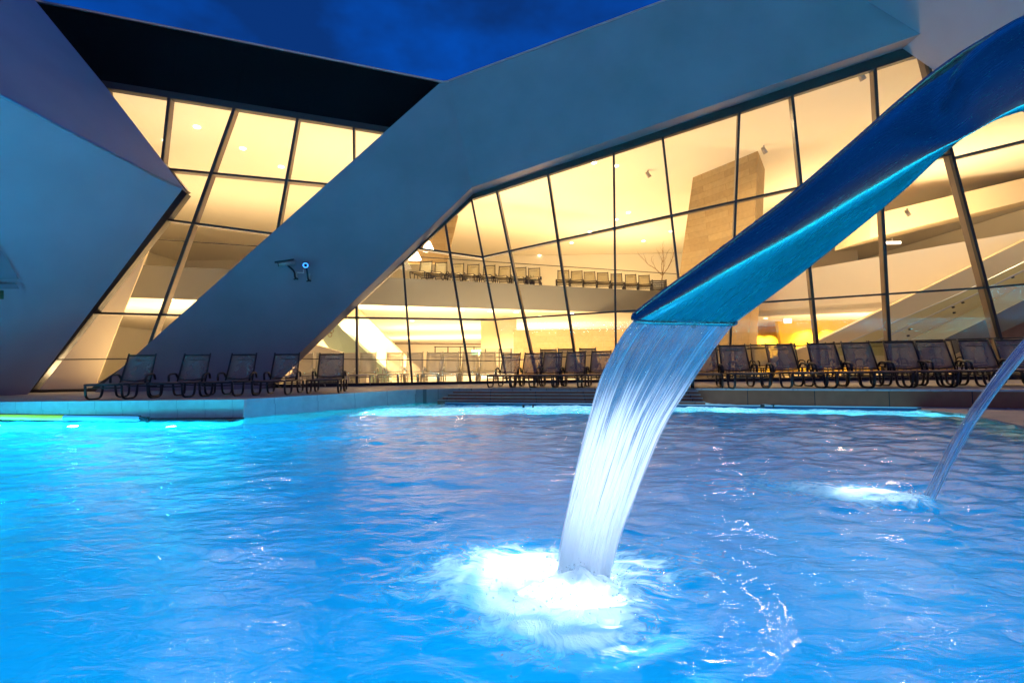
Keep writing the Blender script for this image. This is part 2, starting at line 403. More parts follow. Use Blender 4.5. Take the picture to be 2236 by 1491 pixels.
def watermat():
    m = D.materials.new('pool_water'); m.use_nodes = True; nt = m.node_tree; N = nt.nodes; L = nt.links
    for n in list(N): N.remove(n)
    out = N.new('ShaderNodeOutputMaterial'); tc = N.new('ShaderNodeTexCoord')
    def math_(op, a, b=None, c=None):
        n = N.new('ShaderNodeMath'); n.operation = op
        for i, v in enumerate((a, b, c)):
            if v is None: continue
            if isinstance(v, (int, float)): n.inputs[i].default_value = v
            else: L.new(v, n.inputs[i])
        return n.outputs[0]
    # ripples
    mp = N.new('ShaderNodeMapping'); mp.inputs['Scale'].default_value = (1, 1.7, 1); mp.inputs['Rotation'].default_value = (0, 0, .25); L.new(tc.outputs['Object'], mp.inputs['Vector'])
    n1 = N.new('ShaderNodeTexNoise'); n1.inputs['Scale'].default_value = 5; n1.inputs['Detail'].default_value = 5; n1.inputs['Roughness'].default_value = .5; n1.inputs['Distortion'].default_value = .6
    L.new(mp.outputs[0], n1.inputs['Vector'])
    bp = N.new('ShaderNodeBump'); bp.inputs['Strength'].default_value = .5; bp.inputs['Distance'].default_value = .03
    L.new(n1.outputs['Fac'], bp.inputs['Height'])
    # foam mask: the aeration field broken up by streaks that run away from the main impact
    at = N.new('ShaderNodeAttribute'); at.attribute_name = 'foam'
    vs = N.new('ShaderNodeVectorMath'); vs.operation = 'SUBTRACT'; L.new(tc.outputs['Object'], vs.inputs[0]); vs.inputs[1].default_value = (I1.x, I1.y, 0)
    sx = N.new('ShaderNodeSeparateXYZ'); L.new(vs.outputs[0], sx.inputs[0])
    ang = math_('ARCTAN2', sx.outputs[1], sx.outputs[0])
    ln = N.new('ShaderNodeVectorMath'); ln.operation = 'LENGTH'; L.new(vs.outputs[0], ln.inputs[0])
    wn = N.new('ShaderNodeTexNoise'); wn.inputs['Scale'].default_value = 3.0; wn.inputs['Detail'].default_value = 3; L.new(tc.outputs['Object'], wn.inputs['Vector'])
    cx = N.new('ShaderNodeCombineXYZ')
    L.new(math_('ADD', math_('MULTIPLY', ang, 7.0), math_('MULTIPLY', wn.outputs['Fac'], 7.0)), cx.inputs[0]); L.new(math_('MULTIPLY', ln.outputs['Value'], 3.2), cx.inputs[1])
    sn = N.new('ShaderNodeTexNoise'); sn.inputs['Scale'].default_value = 1.3; sn.inputs['Detail'].default_value = 8; sn.inputs['Roughness'].default_value = .65; sn.inputs['Distortion'].default_value = .5
    L.new(cx.outputs[0], sn.inputs['Vector'])
    n3 = N.new('ShaderNodeTexNoise'); n3.inputs['Scale'].default_value = 5; n3.inputs['Detail'].default_value = 8; n3.inputs['Roughness'].default_value = .62; n3.inputs['Distortion'].default_value = 1.2
    L.new(mp.outputs[0], n3.inputs['Vector'])
    mixn = math_('ADD', math_('MULTIPLY', sn.outputs['Fac'], .5), math_('MULTIPLY', n3.outputs['Fac'], .5))
    fm = math_('MULTIPLY_ADD', math_('SUBTRACT', mixn, .56), 4.6, at.outputs['Fac'])
    fr_ = N.new('ShaderNodeMapRange'); fr_.interpolation_type = 'SMOOTHSTEP'; fr_.inputs['From Min'].default_value = .12; fr_.inputs['From Max'].default_value = 1.1
    L.new(fm, fr_.inputs['Value'])
    gate = N.new('ShaderNodeMapRange'); gate.inputs['From Min'].default_value = .02; gate.inputs['From Max'].default_value = .35; L.new(at.outputs['Fac'], gate.inputs['Value'])
    foam = math_('MULTIPLY', fr_.outputs[0], gate.outputs[0])
    # body
    rf = N.new('ShaderNodeBsdfRefraction'); rf.inputs['IOR'].default_value = 1.33; rf.inputs['Roughness'].default_value = .03; rf.inputs['Color'].default_value = (.25, .88, 1, 1); L.new(bp.outputs[0], rf.inputs['Normal'])
    tr = N.new('ShaderNodeBsdfTransparent'); tr.inputs[0].default_value = (.75, .95, 1, 1)
    b1 = N.new('ShaderNodeMixShader'); b1.inputs[0].default_value = .045; L.new(rf.outputs[0], b1.inputs[1]); L.new(tr.outputs[0], b1.inputs[2])
    tl = N.new('ShaderNodeBsdfTranslucent'); tl.inputs['Color'].default_value = (.02, .45, .95, 1); L.new(bp.outputs[0], tl.inputs['Normal'])
    b2 = N.new('ShaderNodeMixShader'); b2.inputs[0].default_value = .14; L.new(b1.outputs[0], b2.inputs[1]); L.new(tl.outputs[0], b2.inputs[2])
    gl = N.new('ShaderNodeBsdfGlossy'); gl.inputs['Roughness'].default_value = .03; L.new(bp.outputs[0], gl.inputs['Normal'])
    fr = N.new('ShaderNodeFresnel'); fr.inputs['IOR'].default_value = 1.29; L.new(bp.outputs[0], fr.inputs['Normal'])
    w = N.new('ShaderNodeMixShader'); L.new(fr.outputs[0], w.inputs[0]); L.new(b2.outputs[0], w.inputs[1]); L.new(gl.outputs[0], w.inputs[2])
    # foam
    bf = N.new('ShaderNodeBump'); bf.inputs['Strength'].default_value = .8; bf.inputs['Distance'].default_value = .03; L.new(mixn, bf.inputs['Height'])
    df = N.new('ShaderNodeBsdfDiffuse'); df.inputs['Color'].default_value = (.9, .95, .97, 1); L.new(bf.outputs[0], df.inputs['Normal'])
    ft = N.new('ShaderNodeBsdfTranslucent'); ft.inputs['Color'].default_value = (.86, .95, 1, 1); L.new(bf.outputs[0], ft.inputs['Normal'])
    fo = N.new('ShaderNodeMixShader'); fo.inputs[0].default_value = .6; L.new(df.outputs[0], fo.inputs[1]); L.new(ft.outputs[0], fo.inputs[2])
    fo0 = fo; ftr = N.new('ShaderNodeBsdfTransparent'); fo = N.new('ShaderNodeMixShader'); fo.inputs[0].default_value = .3; L.new(fo0.outputs[0], fo.inputs[1]); L.new(ftr.outputs[0], fo.inputs[2])
    al = N.new('ShaderNodeMixShader'); L.new(foam, al.inputs[0]); L.new(w.outputs[0], al.inputs[1]); L.new(fo.outputs[0], al.inputs[2])
    L.new(al.outputs[0], out.inputs[0]); return m
tag(obj('pool_water', bm, watermat(), smooth=True), kind='structure')

# ------------------------------------------------------------------ underwater lights: wall lamps on the left, added fills elsewhere
LV = dict(hall_spot=.46, ceiling_fill=.40, soffit_spot=1.35, floor_fill=1.4)
def lamp(name, kind, loc, energy, col, size=.2, rot=None, spot=None, blend=.5, sy=None):
    energy *= LV.get(name, 1.0)
    l = D.lights.new(name, kind); l.energy = energy; l.color = col
    if kind == 'AREA':
        l.shape = 'RECTANGLE'; l.size = size; l.size_y = sy or size
    else: l.shadow_soft_size = size
    if kind == 'SPOT': l.spot_size = spot; l.spot_blend = blend
    o = D.objects.new(name, l); COL.objects.link(o); o.location = loc
    if rot: o.rotation_euler = rot
    return o
CY = (.03, .74, .84)
lamp('underwater_light', 'AREA', (0, -6.5, -.55), 7900, CY, 40, (math.radians(86), 0, 0), sy=.8)  # unseen strip added behind the camera to light the water evenly
for p in ((-14, 3), (-11, 7.5), (14, 3), (12, 6)):
    lamp('underwater_light', 'POINT', (p[0], p[1], -.6), 420, CY, .1)  # unseen side lights added to even out the water's glow
for p in ((-9.8, 9.75), (-8.2, 9.6), (-6.2, 9.35)):
    lamp('underwater_light', 'POINT', (p[0], p[1], -.2), 700, CY, .08)
lamp('gutter_foam_fill', 'AREA', (0.6, 11.5, -.09), 85, (.42, .82, 1), 8.0, (math.pi, 0, -.03), sy=1.9)  # added underwater strip that brightens the foam band
lamp('gutter_foam_fill', 'AREA', (6.2, 10.35, -.09), 50, (.42, .82, 1), 4.8, (math.pi, 0, -.46), sy=1.7)  # second added strip along the right part of the band
lamp('splash_fill', 'SPOT', (.22, .42, -.06), 11000, (1, .87, .95), .04, (Vector((.50, 2.05, .42)) - Vector((.22, .42, -.06))).to_track_quat('-Z', 'Y').to_euler(), math.radians(34), .8)  # added spot below the frame, whitens the falling water
lamp('splash_fill', 'POINT', (I1.x - .05, I1.y + .12, -.15), 15, (.80, .92, 1), .05)  # unseen light under the foam, makes the splash bright
lamp('splash_fill', 'POINT', (I1.x - .04, I1.y - .08, -.12), 6, (.85, .92, 1), .05)  # added in front to brighten the foam mound
lamp('splash_fill', 'POINT', (I1.x - .32, I1.y + .30, -.13), 9, (.7, .9, 1), .06)  # added to brighten the foam fan on the left
lamp('splash_fill', 'POINT', (I2.x - .2, I2.y + .22, -.16), 12, (.8, .92, 1), .05)  # added to brighten the foam under the thin jet

# ================================================================== BUILDING
hall = empty('spa_hall', (0, 20, ZD), 'angular spa hall with white slanted beams, warm lit glass fronts and a balcony inside', 'building')
# white beams
def px_on(pl, pts): return [pl.at(*p) for p in pts]
back = Vector((0, RV - .06, 0))
bm = bmesh.new()
leg = px_on(A2, [(150, 905), (206, 855), (845, 285), (962, 181), (980, 178), (1030, 410), (575, 849), (560, 862)])
leg = [A2.at(206, 856), A2.at(845, 284), A2.at(962, 180), fT, fB, A2.at(573, 849)]
leg[0].z = min(leg[0].z, ZD); leg[-1].z = min(leg[-1].z, ZD)
prism(bm, leg, back)
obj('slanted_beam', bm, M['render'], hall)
bm = bmesh.new()
top = [fT, B2.at(1460, 0), gT, gB, fB]
prism(bm, top, back)
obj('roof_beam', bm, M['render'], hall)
bm = bmesh.new()
prism(bm, [gT, C2.at(2500, -320), C2.at(2600, 330), C2.at(2236, 200), C2.at(2085, 127), gB], back)
obj('roof_beam', bm, M['render2'], hall)  # turned facet's lighter look put into a paler render
# thin metal coping on the sky edges
bm = bmesh.new(); tube(bm, [fT + Vector((0, 0, .02)), gT + Vector((0, 0, .02))], .035, 6)
tube(bm, [A2.at(962, 180), fT], .035, 6); obj('roof_edge_trim', bm, M['trim'], hall)
# dark fascia above the left glazing
fas = [A_.at(20, -6), A_.at(985, 186), A_.at(985, 306), A_.at(20, 152)]
bm = bmesh.new(); prism(bm, fas, -A_.n * .5); obj('dark_fascia', bm, M['black'], hall)
for x0, y0, x1, y1 in ((372, 205, 385, 65), (514, 228, 540, 96), (651, 250, 663, 118), (772, 270, 775, 141), (850, 284, 849, 155)):
    bm = bmesh.new(); bar(bm, A_.at(x0, y0), A_.at(x1, y1), .03, .02, A_.n, -.004); obj('fascia_seam', bm, M['black'], hall)
bm = bmesh.new(); tube(bm, [A_.at(20, -8) + A_.n * .05, A_.at(975, 183) + A_.n * .05], .05, 6); obj('roof_edge_trim', bm, M['trim'], hall)

# glazing: convex outline in a plane, cut by mullion and transom lines
def clip_line(pg, a, b):
    """segment of the line a-b inside convex polygon pg"""
    t0, t1 = -1e9, 1e9; dx, dy = b[0] - a[0], b[1] - a[1]; n = len(pg)
    ar = sum(pg[i][0] * pg[(i + 1) % n][1] - pg[(i + 1) % n][0] * pg[i][1] for i in range(n))
    s = 1 if ar > 0 else -1
    for i in range(n):
        p, q = pg[i], pg[(i + 1) % n]; nx, ny = -(q[1] - p[1]) * s, (q[0] - p[0]) * s
        num = (a[0] - p[0]) * nx + (a[1] - p[1]) * ny; den = dx * nx + dy * ny
        if abs(den) < 1e-9:
            if num < 0: return None
            continue
        t = -num / den
        if den > 0: t0 = max(t0, t)
        else: t1 = min(t1, t)
    if t1 <= t0: return None
    return (a[0] + dx * t0, a[1] + dy * t0), (a[0] + dx * t1, a[1] + dy * t1)
def split(pg, a, b):
    def side(p): return (b[0] - a[0]) * (p[1] - a[1]) - (b[1] - a[1]) * (p[0] - a[0])
    L_, R_ = [], []
    n = len(pg)
    for i in range(n):
        p, q = pg[i], pg[(i + 1) % n]; sp_, sq = side(p), side(q)
        if sp_ >= 0: L_.append(p)
        if sp_ <= 0: R_.append(p)
        if sp_ * sq < 0:
            t = sp_ / (sp_ - sq); m = (p[0] + (q[0] - p[0]) * t, p[1] + (q[1] - p[1]) * t); L_.append(m); R_.append(m)
    return [k for k in (L_, R_) if len(k) > 2 and abs(sum(k[i][0] * k[(i + 1) % len(k)][1] - k[(i + 1) % len(k)][0] * k[i][1] for i in range(len(k)))) > 60]
def glazing(pl, outline, verts, horis, skip=(), wv=.085, wh=.07, border=True, dv=.26, dh=.3):
    cells = [outline]
    for ln_ in verts + horis:
        a, b = ln_[0], ln_[1]
        nc = []
        for c in cells: nc += split(c, a, b)
        cells = nc
    for c in cells:
        bm = bmesh.new(); poly(bm, [pl.at(*p) - pl.n * .05 for p in c]); obj('window_pane', bm, M['glass'], hall)
    for ln_ in verts:
        s = clip_line(outline, ln_[0], ln_[1])
        if not s: continue
        k = ln_[2] if len(ln_) > 2 else 1
        if len(ln_) > 3: s = ln_[:2]
        bm = bmesh.new(); bar(bm, pl.at(*s[0]), pl.at(*s[1]), wv * k, .05, pl.n, -.02); o = obj('mullion', bm, M['frame'], hall)
        bm = bmesh.new(); bar(bm, pl.at(*s[0]), pl.at(*s[1]), wv * k * .8, dv, pl.n, .054); obj('fin', bm, M['fin'], o)
    for ln_ in horis:
        s = clip_line(outline, ln_[0], ln_[1])
        if not s: continue
        k = ln_[2] if len(ln_) > 2 else 1
        bm = bmesh.new(); bar(bm, pl.at(*s[0]), pl.at(*s[1]), wh * k, .045, pl.n, -.017); o = obj('transom', bm, M['frame'], hall)
        if k > .6:
            bm = bmesh.new(); bar(bm, pl.at(*s[0]), pl.at(*s[1]), wh * k * .8, dh, pl.n, .052); obj('fin', bm, M['fin'], o)
    if border:
        n = len(outline)
        for i in range(n):
            if i in skip: continue
            a, b = outline[i], outline[(i + 1) % n]
            bm = bmesh.new(); bar(bm, pl.at(*a), pl.at(*b), .22, .24, pl.n, -.025); obj('edge_frame', bm, M['frame'], hall)
# left window
glazing(A_, [(150, 172), (860, 287), (860, 420), (200, 856), (58, 859), (58, 400)],
        [((231, 184), (250, 400), .8, 1), ((370, 205), (353, 362), 1, 1), ((514, 230), (333, 735), 1.15), ((651, 252), (609, 487), 1.05), ((772, 270), (773, 345), .8)],
        [((357, 368), (710, 402)), ((357, 479), (585, 509)), ((197, 683), (380, 688)), ((120, 785), (275, 783.5), .5)])
# left border bar of the left window follows the white wing
for a, b in (((56, 860), (199, 682)), ((199, 682), (360, 478)), ((360, 478), (404, 420)), ((404, 420), (345, 350))):
    bm = bmesh.new(); bar(bm, A_.at(*a), A_.at(*b), .20, .3, A_.n, -.04); obj('edge_frame', bm, M['frame'], hall)
# centre window, left of the fold
glazing(A_, [(573, 847), (1029, 429), (1108, 838)],
        [((778, 654), (779.5, 843), .85), ((880, 571), (900, 838), .85), ((971, 480), (1028, 835), .95)],
        [((905, 541), (1055, 562), .9), ((740, 693), (1080, 698), .9), ((640, 783), (1095, 788), .4)], (1,))
glazing(B_, [(1029, 429), (2018, 108), (2208, 829), (1108, 838)],
        [((1089, 440), (1163, 790), .85), ((1195, 372), (1255, 780), .9), ((1340, 328), (1345, 780), .8), ((1446, 290), (1478, 575), .8),
         ((1615, 235), (1596, 717), .85), ((1729, 200), (1787, 770), .95), ((1910, 135), (1945, 790), 1.0)],
        [((1055, 561), (2083, 335), .9), ((1080, 698), (2155, 628), .85), ((1095, 788), (1300, 775), .4)][:2], (1, 3))
# waist-high rail transom of the right front
bm = bmesh.new()
rp_ = [(1095, 788), (1290, 775.5), (1600, 763), (1790, 752), (1945, 745), (2192, 738)]
for a, b in zip(rp_, rp_[1:]): bar(bm, B_.at(*a), B_.at(*b), .035, .05, B_.n, -.02)
obj('transom', bm, M['frame'], hall)
bm = bmesh.new(); prism(bm, [B_.at(1024, 432), B_.at(2020, 110), B_.at(2040, 40), B_.at(1010, 395)], (0, .25, 0)); obj('head_frame', bm, M['frame'], hall)
bm = bmesh.new(); prism(bm, [C_.at(2017, 108), C_.at(2500, 60), C_.at(2500, -60), C_.at(2017, 40)], (0, .25, 0)); obj('head_frame', bm, M['frame'], hall)
glazing(C_, [(2018, 108), (2500, 60), (2640, 815), (2208, 829)], [((2330, 200), (2420, 800))],
        [((2083, 345), (2236, 308), .9), ((2155, 628), (2236, 621), .85), ((2192, 738), (2236, 737), .4)], (3,))
for pa, pb, k in ((crT, crB, .075), (cbT, cbB, .09)):
    bm = bmesh.new(); bar(bm, pa, pb, k, .1, Vector((0, -1, 0)), -.03); o = obj('corner_mullion', bm, M['frame'], hall)
    bm = bmesh.new(); bar(bm, pa, pb, k * .6, .2, Vector((0, -1, 0)), .075); obj('fin', bm, M['fin'], o)

# ---------------------------- interior
ZC = 10.6
bm = bmesh.new()
rf = [Vector((-34, A_.p.y - 5.0, ZC)), Vector((-1.2, 18.5, ZC)), Vector((13.5, 15.5, ZC)), Vector((34, 6.5, ZC)), Vector((34, 62, ZC)), Vector((-34, 62, ZC))]
rf = [Vector((-34, 13.6, ZC)), Vector((-1.2, 18.75, ZC)), Vector((12.5, 16.2, ZC)), Vector((34, 5.5, ZC)), Vector((34, 64, ZC)), Vector((-34, 64, ZC))]
prism(bm, rf, (0, 0, .35)); obj('ceiling', bm, M['plaster'], hall)
bm = bmesh.new()
box(bm, (0, 62, 5.5), (68, .4, 10.1)); obj('back_wall', bm, M['plaster'], hall)
bm = bmesh.new(); box(bm, (-29, 38, 5.5), (.4, 48, 10.1)); obj('side_wall', bm, M['plaster'], hall)
bm = bmesh.new(); box(bm, (33, 38, 5.5), (.4, 48, 10.1)); obj('side_wall', bm, M['plaster'], hall)
bm = bmesh.new(); box(bm, (0, 44, 8.1), (60, .3, 4.98)); obj('balcony_back_wall', bm, M['plaster'], hall)
# hall floor skin
bm = bmesh.new()
poly(bm, [(-30, 14.2, ZD + .005), (-1.1, 18.75, ZD + .005), (14.6, 15.2, ZD + .005), (32, 8, ZD + .005), (32, 61.5, ZD + .005), (-30, 61.5, ZD + .005)])
obj('hall_floor', bm, M['floor'], hall)
# balcony
fd = Vector((1, .40, 0)).normalized(); fn = Vector((fd.y, -fd.x, 0)); fp = Vector((-2.85, 27, 0))
FP = Plane(fp, fn)
ZT, ZB_ = 5.58, 4.16
def onf(x, z, off=0): return Vector((x, 27 + (x + 2.85) * .40, z)) + fn * off
bm = bmesh.new()
prism(bm, [onf(-27, ZT), onf(13.0, ZT), Vector((13.0, 61, ZT)), Vector((-27, 61, ZT))], (0, 0, ZB_ - ZT))
obj('balcony_slab', bm, M['fascia'], hall)
bm = bmesh.new()
poly(bm, [onf(-27, ZB_ - .006, -.02), onf(13.0, ZB_ - .006, -.02), Vector((13.0, 61, ZB_ - .006)), Vector((-27, 61, ZB_ - .006))])
obj('balcony_soffit', bm, M['plaster'], hall)
bm = bmesh.new()
poly(bm, [onf(-27, ZT + .006, -.02), onf(13.0, ZT + .006, -.02), Vector((13.0, 61, ZT + .006)), Vector((-27, 61, ZT + .006))])
obj('balcony_floor', bm, M['plaster'], hall)
bm = bmesh.new(); poly(bm, [onf(-27, ZT + .02, -.1), onf(13, ZT + .02, -.1), onf(13, ZT + 1.15, -.1), onf(-27, ZT + 1.15, -.1)]); obj('balustrade_glass', bm, M['glass'], hall)
bm = bmesh.new(); tube(bm, [onf(-27, ZT + 1.17, -.1), onf(13, ZT + 1.17, -.1)], .022, 6)
obj('handrail', bm, M['frame'], hall)
# downlights
def downlight(p, r=.11):
    bm = bmesh.new(); bmesh.ops.create_cone(bm, cap_ends=True, segments=16, radius1=r, radius2=r, depth=.03, matrix=Matrix.Translation((p.x, p.y, p.z - .02)))
    obj('downlight', bm, M['lampw'], hall)
for px, py in ((430, 277), (530, 324), (614, 364), (362, 307), (1297, 355), (1345, 362), (1372, 464), (1345, 479), (1288, 506), (1248, 530), (1314, 562), (1405, 526), (1465, 505), (1178, 557)):
    downlight(at_z(px, py, ZC), .12)
for px, py in ((794, 669), (863, 673), (1008, 677), (1070, 679), (1127, 681), (1248, 684), (1150, 715), (372, 653), (1180, 690), (900, 700)):
    downlight(at_z(px, py, ZB_ - .01), .13)
# stone pillar
a, b = at_z(1513, 388, ZC), at_z(1655, 330, ZC)
c, d = at_y(1632, 800, b.y), at_y(1452, 800, a.y); c.z = d.z = ZD
n = (b - a).cross(Vector((0, 0, 1))).normalized()
bm = bmesh.new(); prism(bm, [a, b, c, d], (1.4, 2.2, 0)); obj('stone_pillar', bm, M['stone'], hall)
# low stone walls below the balcony
bm = bmesh.new(); p, q = at_y(1121, 720, 29), at_y(1560, 735, 29); zt = 3.05
prism(bm, [Vector((p.x, 29, ZD)), Vector((q.x, 29, ZD)), Vector((q.x, 29, zt)), Vector((p.x, 29, zt))], (0, .4, 0)); obj('stone_wall', bm, M['stone'], hall)
bm = bmesh.new(); p, q = at_y(1050, 712, 33), at_y(1128, 712, 33)
prism(bm, [Vector((p.x, 33, ZD + 1.8)), Vector((q.x, 33, ZD + 1.8)), Vector((q.x, 33, 4.15)), Vector((p.x, 33, 4.15))], (0, .4, 0)); obj('partition_wall', bm, M['plaster2'], hall)
# leaning walls seen through the centre window
bm = bmesh.new(); pts = [at_y(600, 845, 24), at_y(930, 838, 26), at_y(895, 790, 26.3), at_y(797, 690, 26.6), at_y(755, 648, 26.9), at_y(600, 700, 25)]
prism(bm, [at_y(560, 850, 25.5), at_y(945, 838, 27), at_y(800, 694, 27.2), at_y(770, 662, 27.2), at_y(560, 640, 25.7)], (0, .5, 0)); obj('leaning_wall', bm, M['plaster2'], hall)
bm = bmesh.new(); prism(bm, [at_y(700, 735, 22), at_y(728, 700, 22), at_y(850, 815, 22.6), at_y(850, 842, 22.6), at_y(775, 842, 22.6)], (0, .6, 0)); o = obj('mint_beam', bm, M['mint'], hall)
bm = bmesh.new()
for (cx_, cy_, rr) in ((724.5, 722.5, .075), (720.5, 731, .085)):
    c = at_y(cx_, cy_, 21.98)
    tube(bm, [c + Vector((math.cos(t) * rr, 0, math.sin(t) * rr * 1.05)) for t in [k * math.pi / 8 for k in range(16)]], .012, 5, closed=True)
obj('number_mark', bm, M['wood'], o)
bm = bmesh.new(); prism(bm, [at_y(620, 843, 21), at_y(650, 788, 21), at_y(676, 750, 21), at_y(742, 768, 21), at_y(800, 796, 21), at_y(800, 842, 21)], (0, .5, 0)); obj('low_wall', bm, M['plaster'], hall)
# glazed partition far inside
part = [(950, 757), (1115, 762), (1115, 836), (950, 836)]
bm = bmesh.new()
PY = 48
for px in (950, 978, 1005, 1035, 1060, 1090, 1116): bar(bm, at_y(px, 757, PY), at_y(px, 822, PY), .09, .06, Vector((0, -1, 0)))
for py in (757, 770, 780, 812): bar(bm, at_y(948, py, PY), at_y(1118, py, PY), .08, .06, Vector((0, -1, 0)))
obj('partition_frame', bm, M['frame'], hall)
bm = bmesh.new(); bar(bm, at_y(862, 750, 46), at_y(1121, 752, 46), .16, .2, Vector((0, -1, 0))); obj('bulkhead', bm, M['fin'], hall)
# slanted wall on the left inside the left window
bm = bmesh.new(); prism(bm, [at_y(20, 866, 19.5), at_y(203, 858, 19.5), at_y(263, 700, 19.8), at_y(300, 608, 20), at_y(345, 500, 20.3), at_y(360, 440, 20.3), at_y(20, 440, 20)], (0, .03, 0)); obj('leaning_wall', bm, M['plaster2'], hall)
# gallery on the right
ga, gb_ = at_y(1560, 696, 27), at_y(2420, 660, 18.6)
GP = Plane(ga, Vector((gb_.y - ga.y, -(gb_.x - ga.x), 0)))
face = [(1560, 697), (1640, 692), (2236, 668), (2420, 660), (2420, 470), (2236, 505), (1780, 585), (1560, 625)]
bm = bmesh.new(); prism(bm, px_on(GP, face), (3.2, 3.2, 0)); obj('gallery_parapet', bm, M['plaster'], hall)
bm = bmesh.new(); g_ = [GP.at(1560, 697), GP.at(2420, 660)]
zg = 3.35
prism(bm, [xy(g_[0], zg), xy(g_[1], zg), Vector((32, 40, zg)), Vector((12, 46, zg))], (0, 0, .25)); obj('gallery_slab', bm, M['plaster'], hall)
bm = bmesh.new(); prism(bm, px_on(Plane((0, 33, 0), (-.3, -1, 0)), [(1900, 470), (2420, 345), (2420, 395), (1900, 520)]), (0, 3, 0)); obj('ceiling_beam', bm, M['plaster2'], hall)
# yellow walls
bm = bmesh.new(); p, q = at_y(1640, 715, 33), at_y(1712, 715, 33)
prism(bm, [Vector((p.x - 1, 33, ZD)), Vector((q.x + .4, 33, ZD)), Vector((q.x, 33, zg)), Vector((p.x - 1, 33, zg))], (0, .3, 0)); obj('yellow_wall', bm, M['yellow'], hall)
bm = bmesh.new(); p, q = at_y(1698, 715, 29), at_y(2080, 710, 29)
prism(bm, [Vector((p.x + .35, 29, ZD)), Vector((q.x, 29, ZD)), Vector((q.x, 29, zg)), Vector((p.x, 29, zg))], (0, .3, 0)); obj('yellow_wall', bm, M['yellow'], hall)
for px, py in ((1763, 688), (1828, 686), (1900, 682), (1672, 694)):
    downlight(at_z(px, py, zg), .1)

# ---------------------------- interior light (hall lamps, plus unseen fills added for brightness)
WM = (1.0, .69, .35)
for (x, y, sx_, sy_, e) in ((-15, 27, 12, 2, 1500), (-3, 31, 12, 2, 1800), (8, 36, 10, 2, 2000)):
    lamp('ceiling_fill', 'AREA', (x, y, ZT + .12), e, WM, sx_, (math.pi, 0, .38), sy=sy_)  # unseen upward areas added on the balcony to brighten the ceiling
lamp('ceiling_fill', 'AREA', (19.5, 25.5, 6.3), 2600, WM, 10, (math.pi, 0, -.7), sy=1.6)  # same kind of added fill, above the gallery
for (px, py) in ((430, 277), (614, 364), (1297, 355), (1372, 464), (1248, 530), (1405, 526)):
    p = at_z(px, py, ZC); lamp('hall_spot', 'SPOT', (p.x, p.y, ZC - .12), 900 if px > 1000 else 250, WM, .1, spot=2.6)
for (x, y) in ((-11, 21.5), (-4, 22.5), (3, 22), (9, 20.5), (14, 19), (19, 15)):
    lamp('hall_spot', 'SPOT', (x, y, ZC - .12), 2300 if x > 0 else 700, WM, .28 if x > 0 else .1, spot=2.7)
for (x, y, w_, e) in ((-16, 24.5, 8, 700), (-5, 25.5, 12, 1300), (3.5, 26.5, 6, 600), (-2, 40, 16, 1400), (-2, 53, 22, 2600), (17, 24, 6, 400), (-13.5, 17.7, 3, 260)):
    lamp('floor_fill', 'AREA', (x, y, ZD + .04), e, WM, w_, (math.pi, 0, 0), sy=.5)  # unseen upward areas added at floor level to brighten the lower hall
for (px, py) in ((794, 669), (1008, 677), (1127, 681), (372, 653), (1248, 684)):
    p = at_z(px, py, ZB_ - .01); lamp('soffit_spot', 'SPOT', (p.x, p.y + .3, ZB_ - .1), 900, WM, .08, spot=2.8)
for (x, y) in ((-8, 36), (-2, 40), (4, 38), (-6, 50), (0, 54), (-14, 30)):
    lamp('soffit_spot', 'SPOT', (x, y, ZB_ - .1), 1300, (1, .80, .5), .08, spot=2.8)
for px in (1668, 1690): p = at_y(px, 720, 32.4); lamp('wall_washer', 'SPOT', (p.x, 32.3, zg - .05), 800, WM, .03, rot=(math.radians(12), 0, 0), spot=1.5, blend=.7)
for px in (1758, 1775, 1820, 1850): p = at_y(px, 720, 28.4); lamp('wall_washer', 'SPOT', (p.x, 28.35, zg - .05), 800, WM, .03, rot=(math.radians(12), 0, 0), spot=1.5, blend=.7)
lamp('wall_washer', 'SPOT', (7.8, 27.8, 4.0), 250, (1, .5, .15), .05, rot=(math.radians(25), 0, 0), spot=1.6, blend=.8)

# ---------------------------- staircase on the right
SP = Plane((0, 17.0, 0), (0, -1, 0))
st = empty('staircase', SP.at(2230, 800), 'broad indoor staircase rising to the right behind glass with a glass balustrade', 'staircase')
bm = bmesh.new(); prism(bm, px_on(SP, [(1990, 776), (2064, 739), (2163, 692), (2236, 655), (2460, 545), (2460, 605), (2236, 703), (2150, 742), (2080, 776)]), (0, 1.6, 0)); obj('stringer', bm, M['fascia'], st)
bm = bmesh.new(); prism(bm, [p + Vector((0, .3, 0)) for p in px_on(SP, [(2155, 745), (2236, 706), (2460, 610), (2460, 748)])], (0, 1.2, 0)); obj('soffit_panel', bm, M['brownu'], st)
bm = bmesh.new(); poly(bm, px_on(SP, [(1846, 752), (2096, 641), (2236, 572), (2460, 462), (2460, 545), (2236, 655), (2064, 739), (1990, 776), (1800, 776)])); obj('balustrade_glass', bm, M['glassr'], st)
bm = bmesh.new(); tube(bm, [SP.at(1846, 750), SP.at(2096, 641), SP.at(2460, 462)], .018, 6); obj('handrail', bm, M['trim'], st)
bm = bmesh.new(); tube(bm, [SP.at(1908, 747) - Vector((0, .06, 0)), SP.at(2136, 639) - Vector((0, .06, 0)), SP.at(2460, 478) - Vector((0, .06, 0))], .028, 8); obj('handrail', bm, M['tubep'], st)
for px, py in ((1985, 719), (1982, 733), (2080, 671), (2082, 683), (2101, 661), (2210, 606)):
    bm = bmesh.new(); c = SP.at(px, py) - Vector((0, .03, 0)); bmesh.ops.create_cone(bm, cap_ends=True, segments=10, radius1=.035, radius2=.03, depth=.06, matrix=Matrix.Translation(c) @ Matrix.Rotation(math.pi / 2, 4, 'X')); obj('fixing', bm, M['frame'], st)
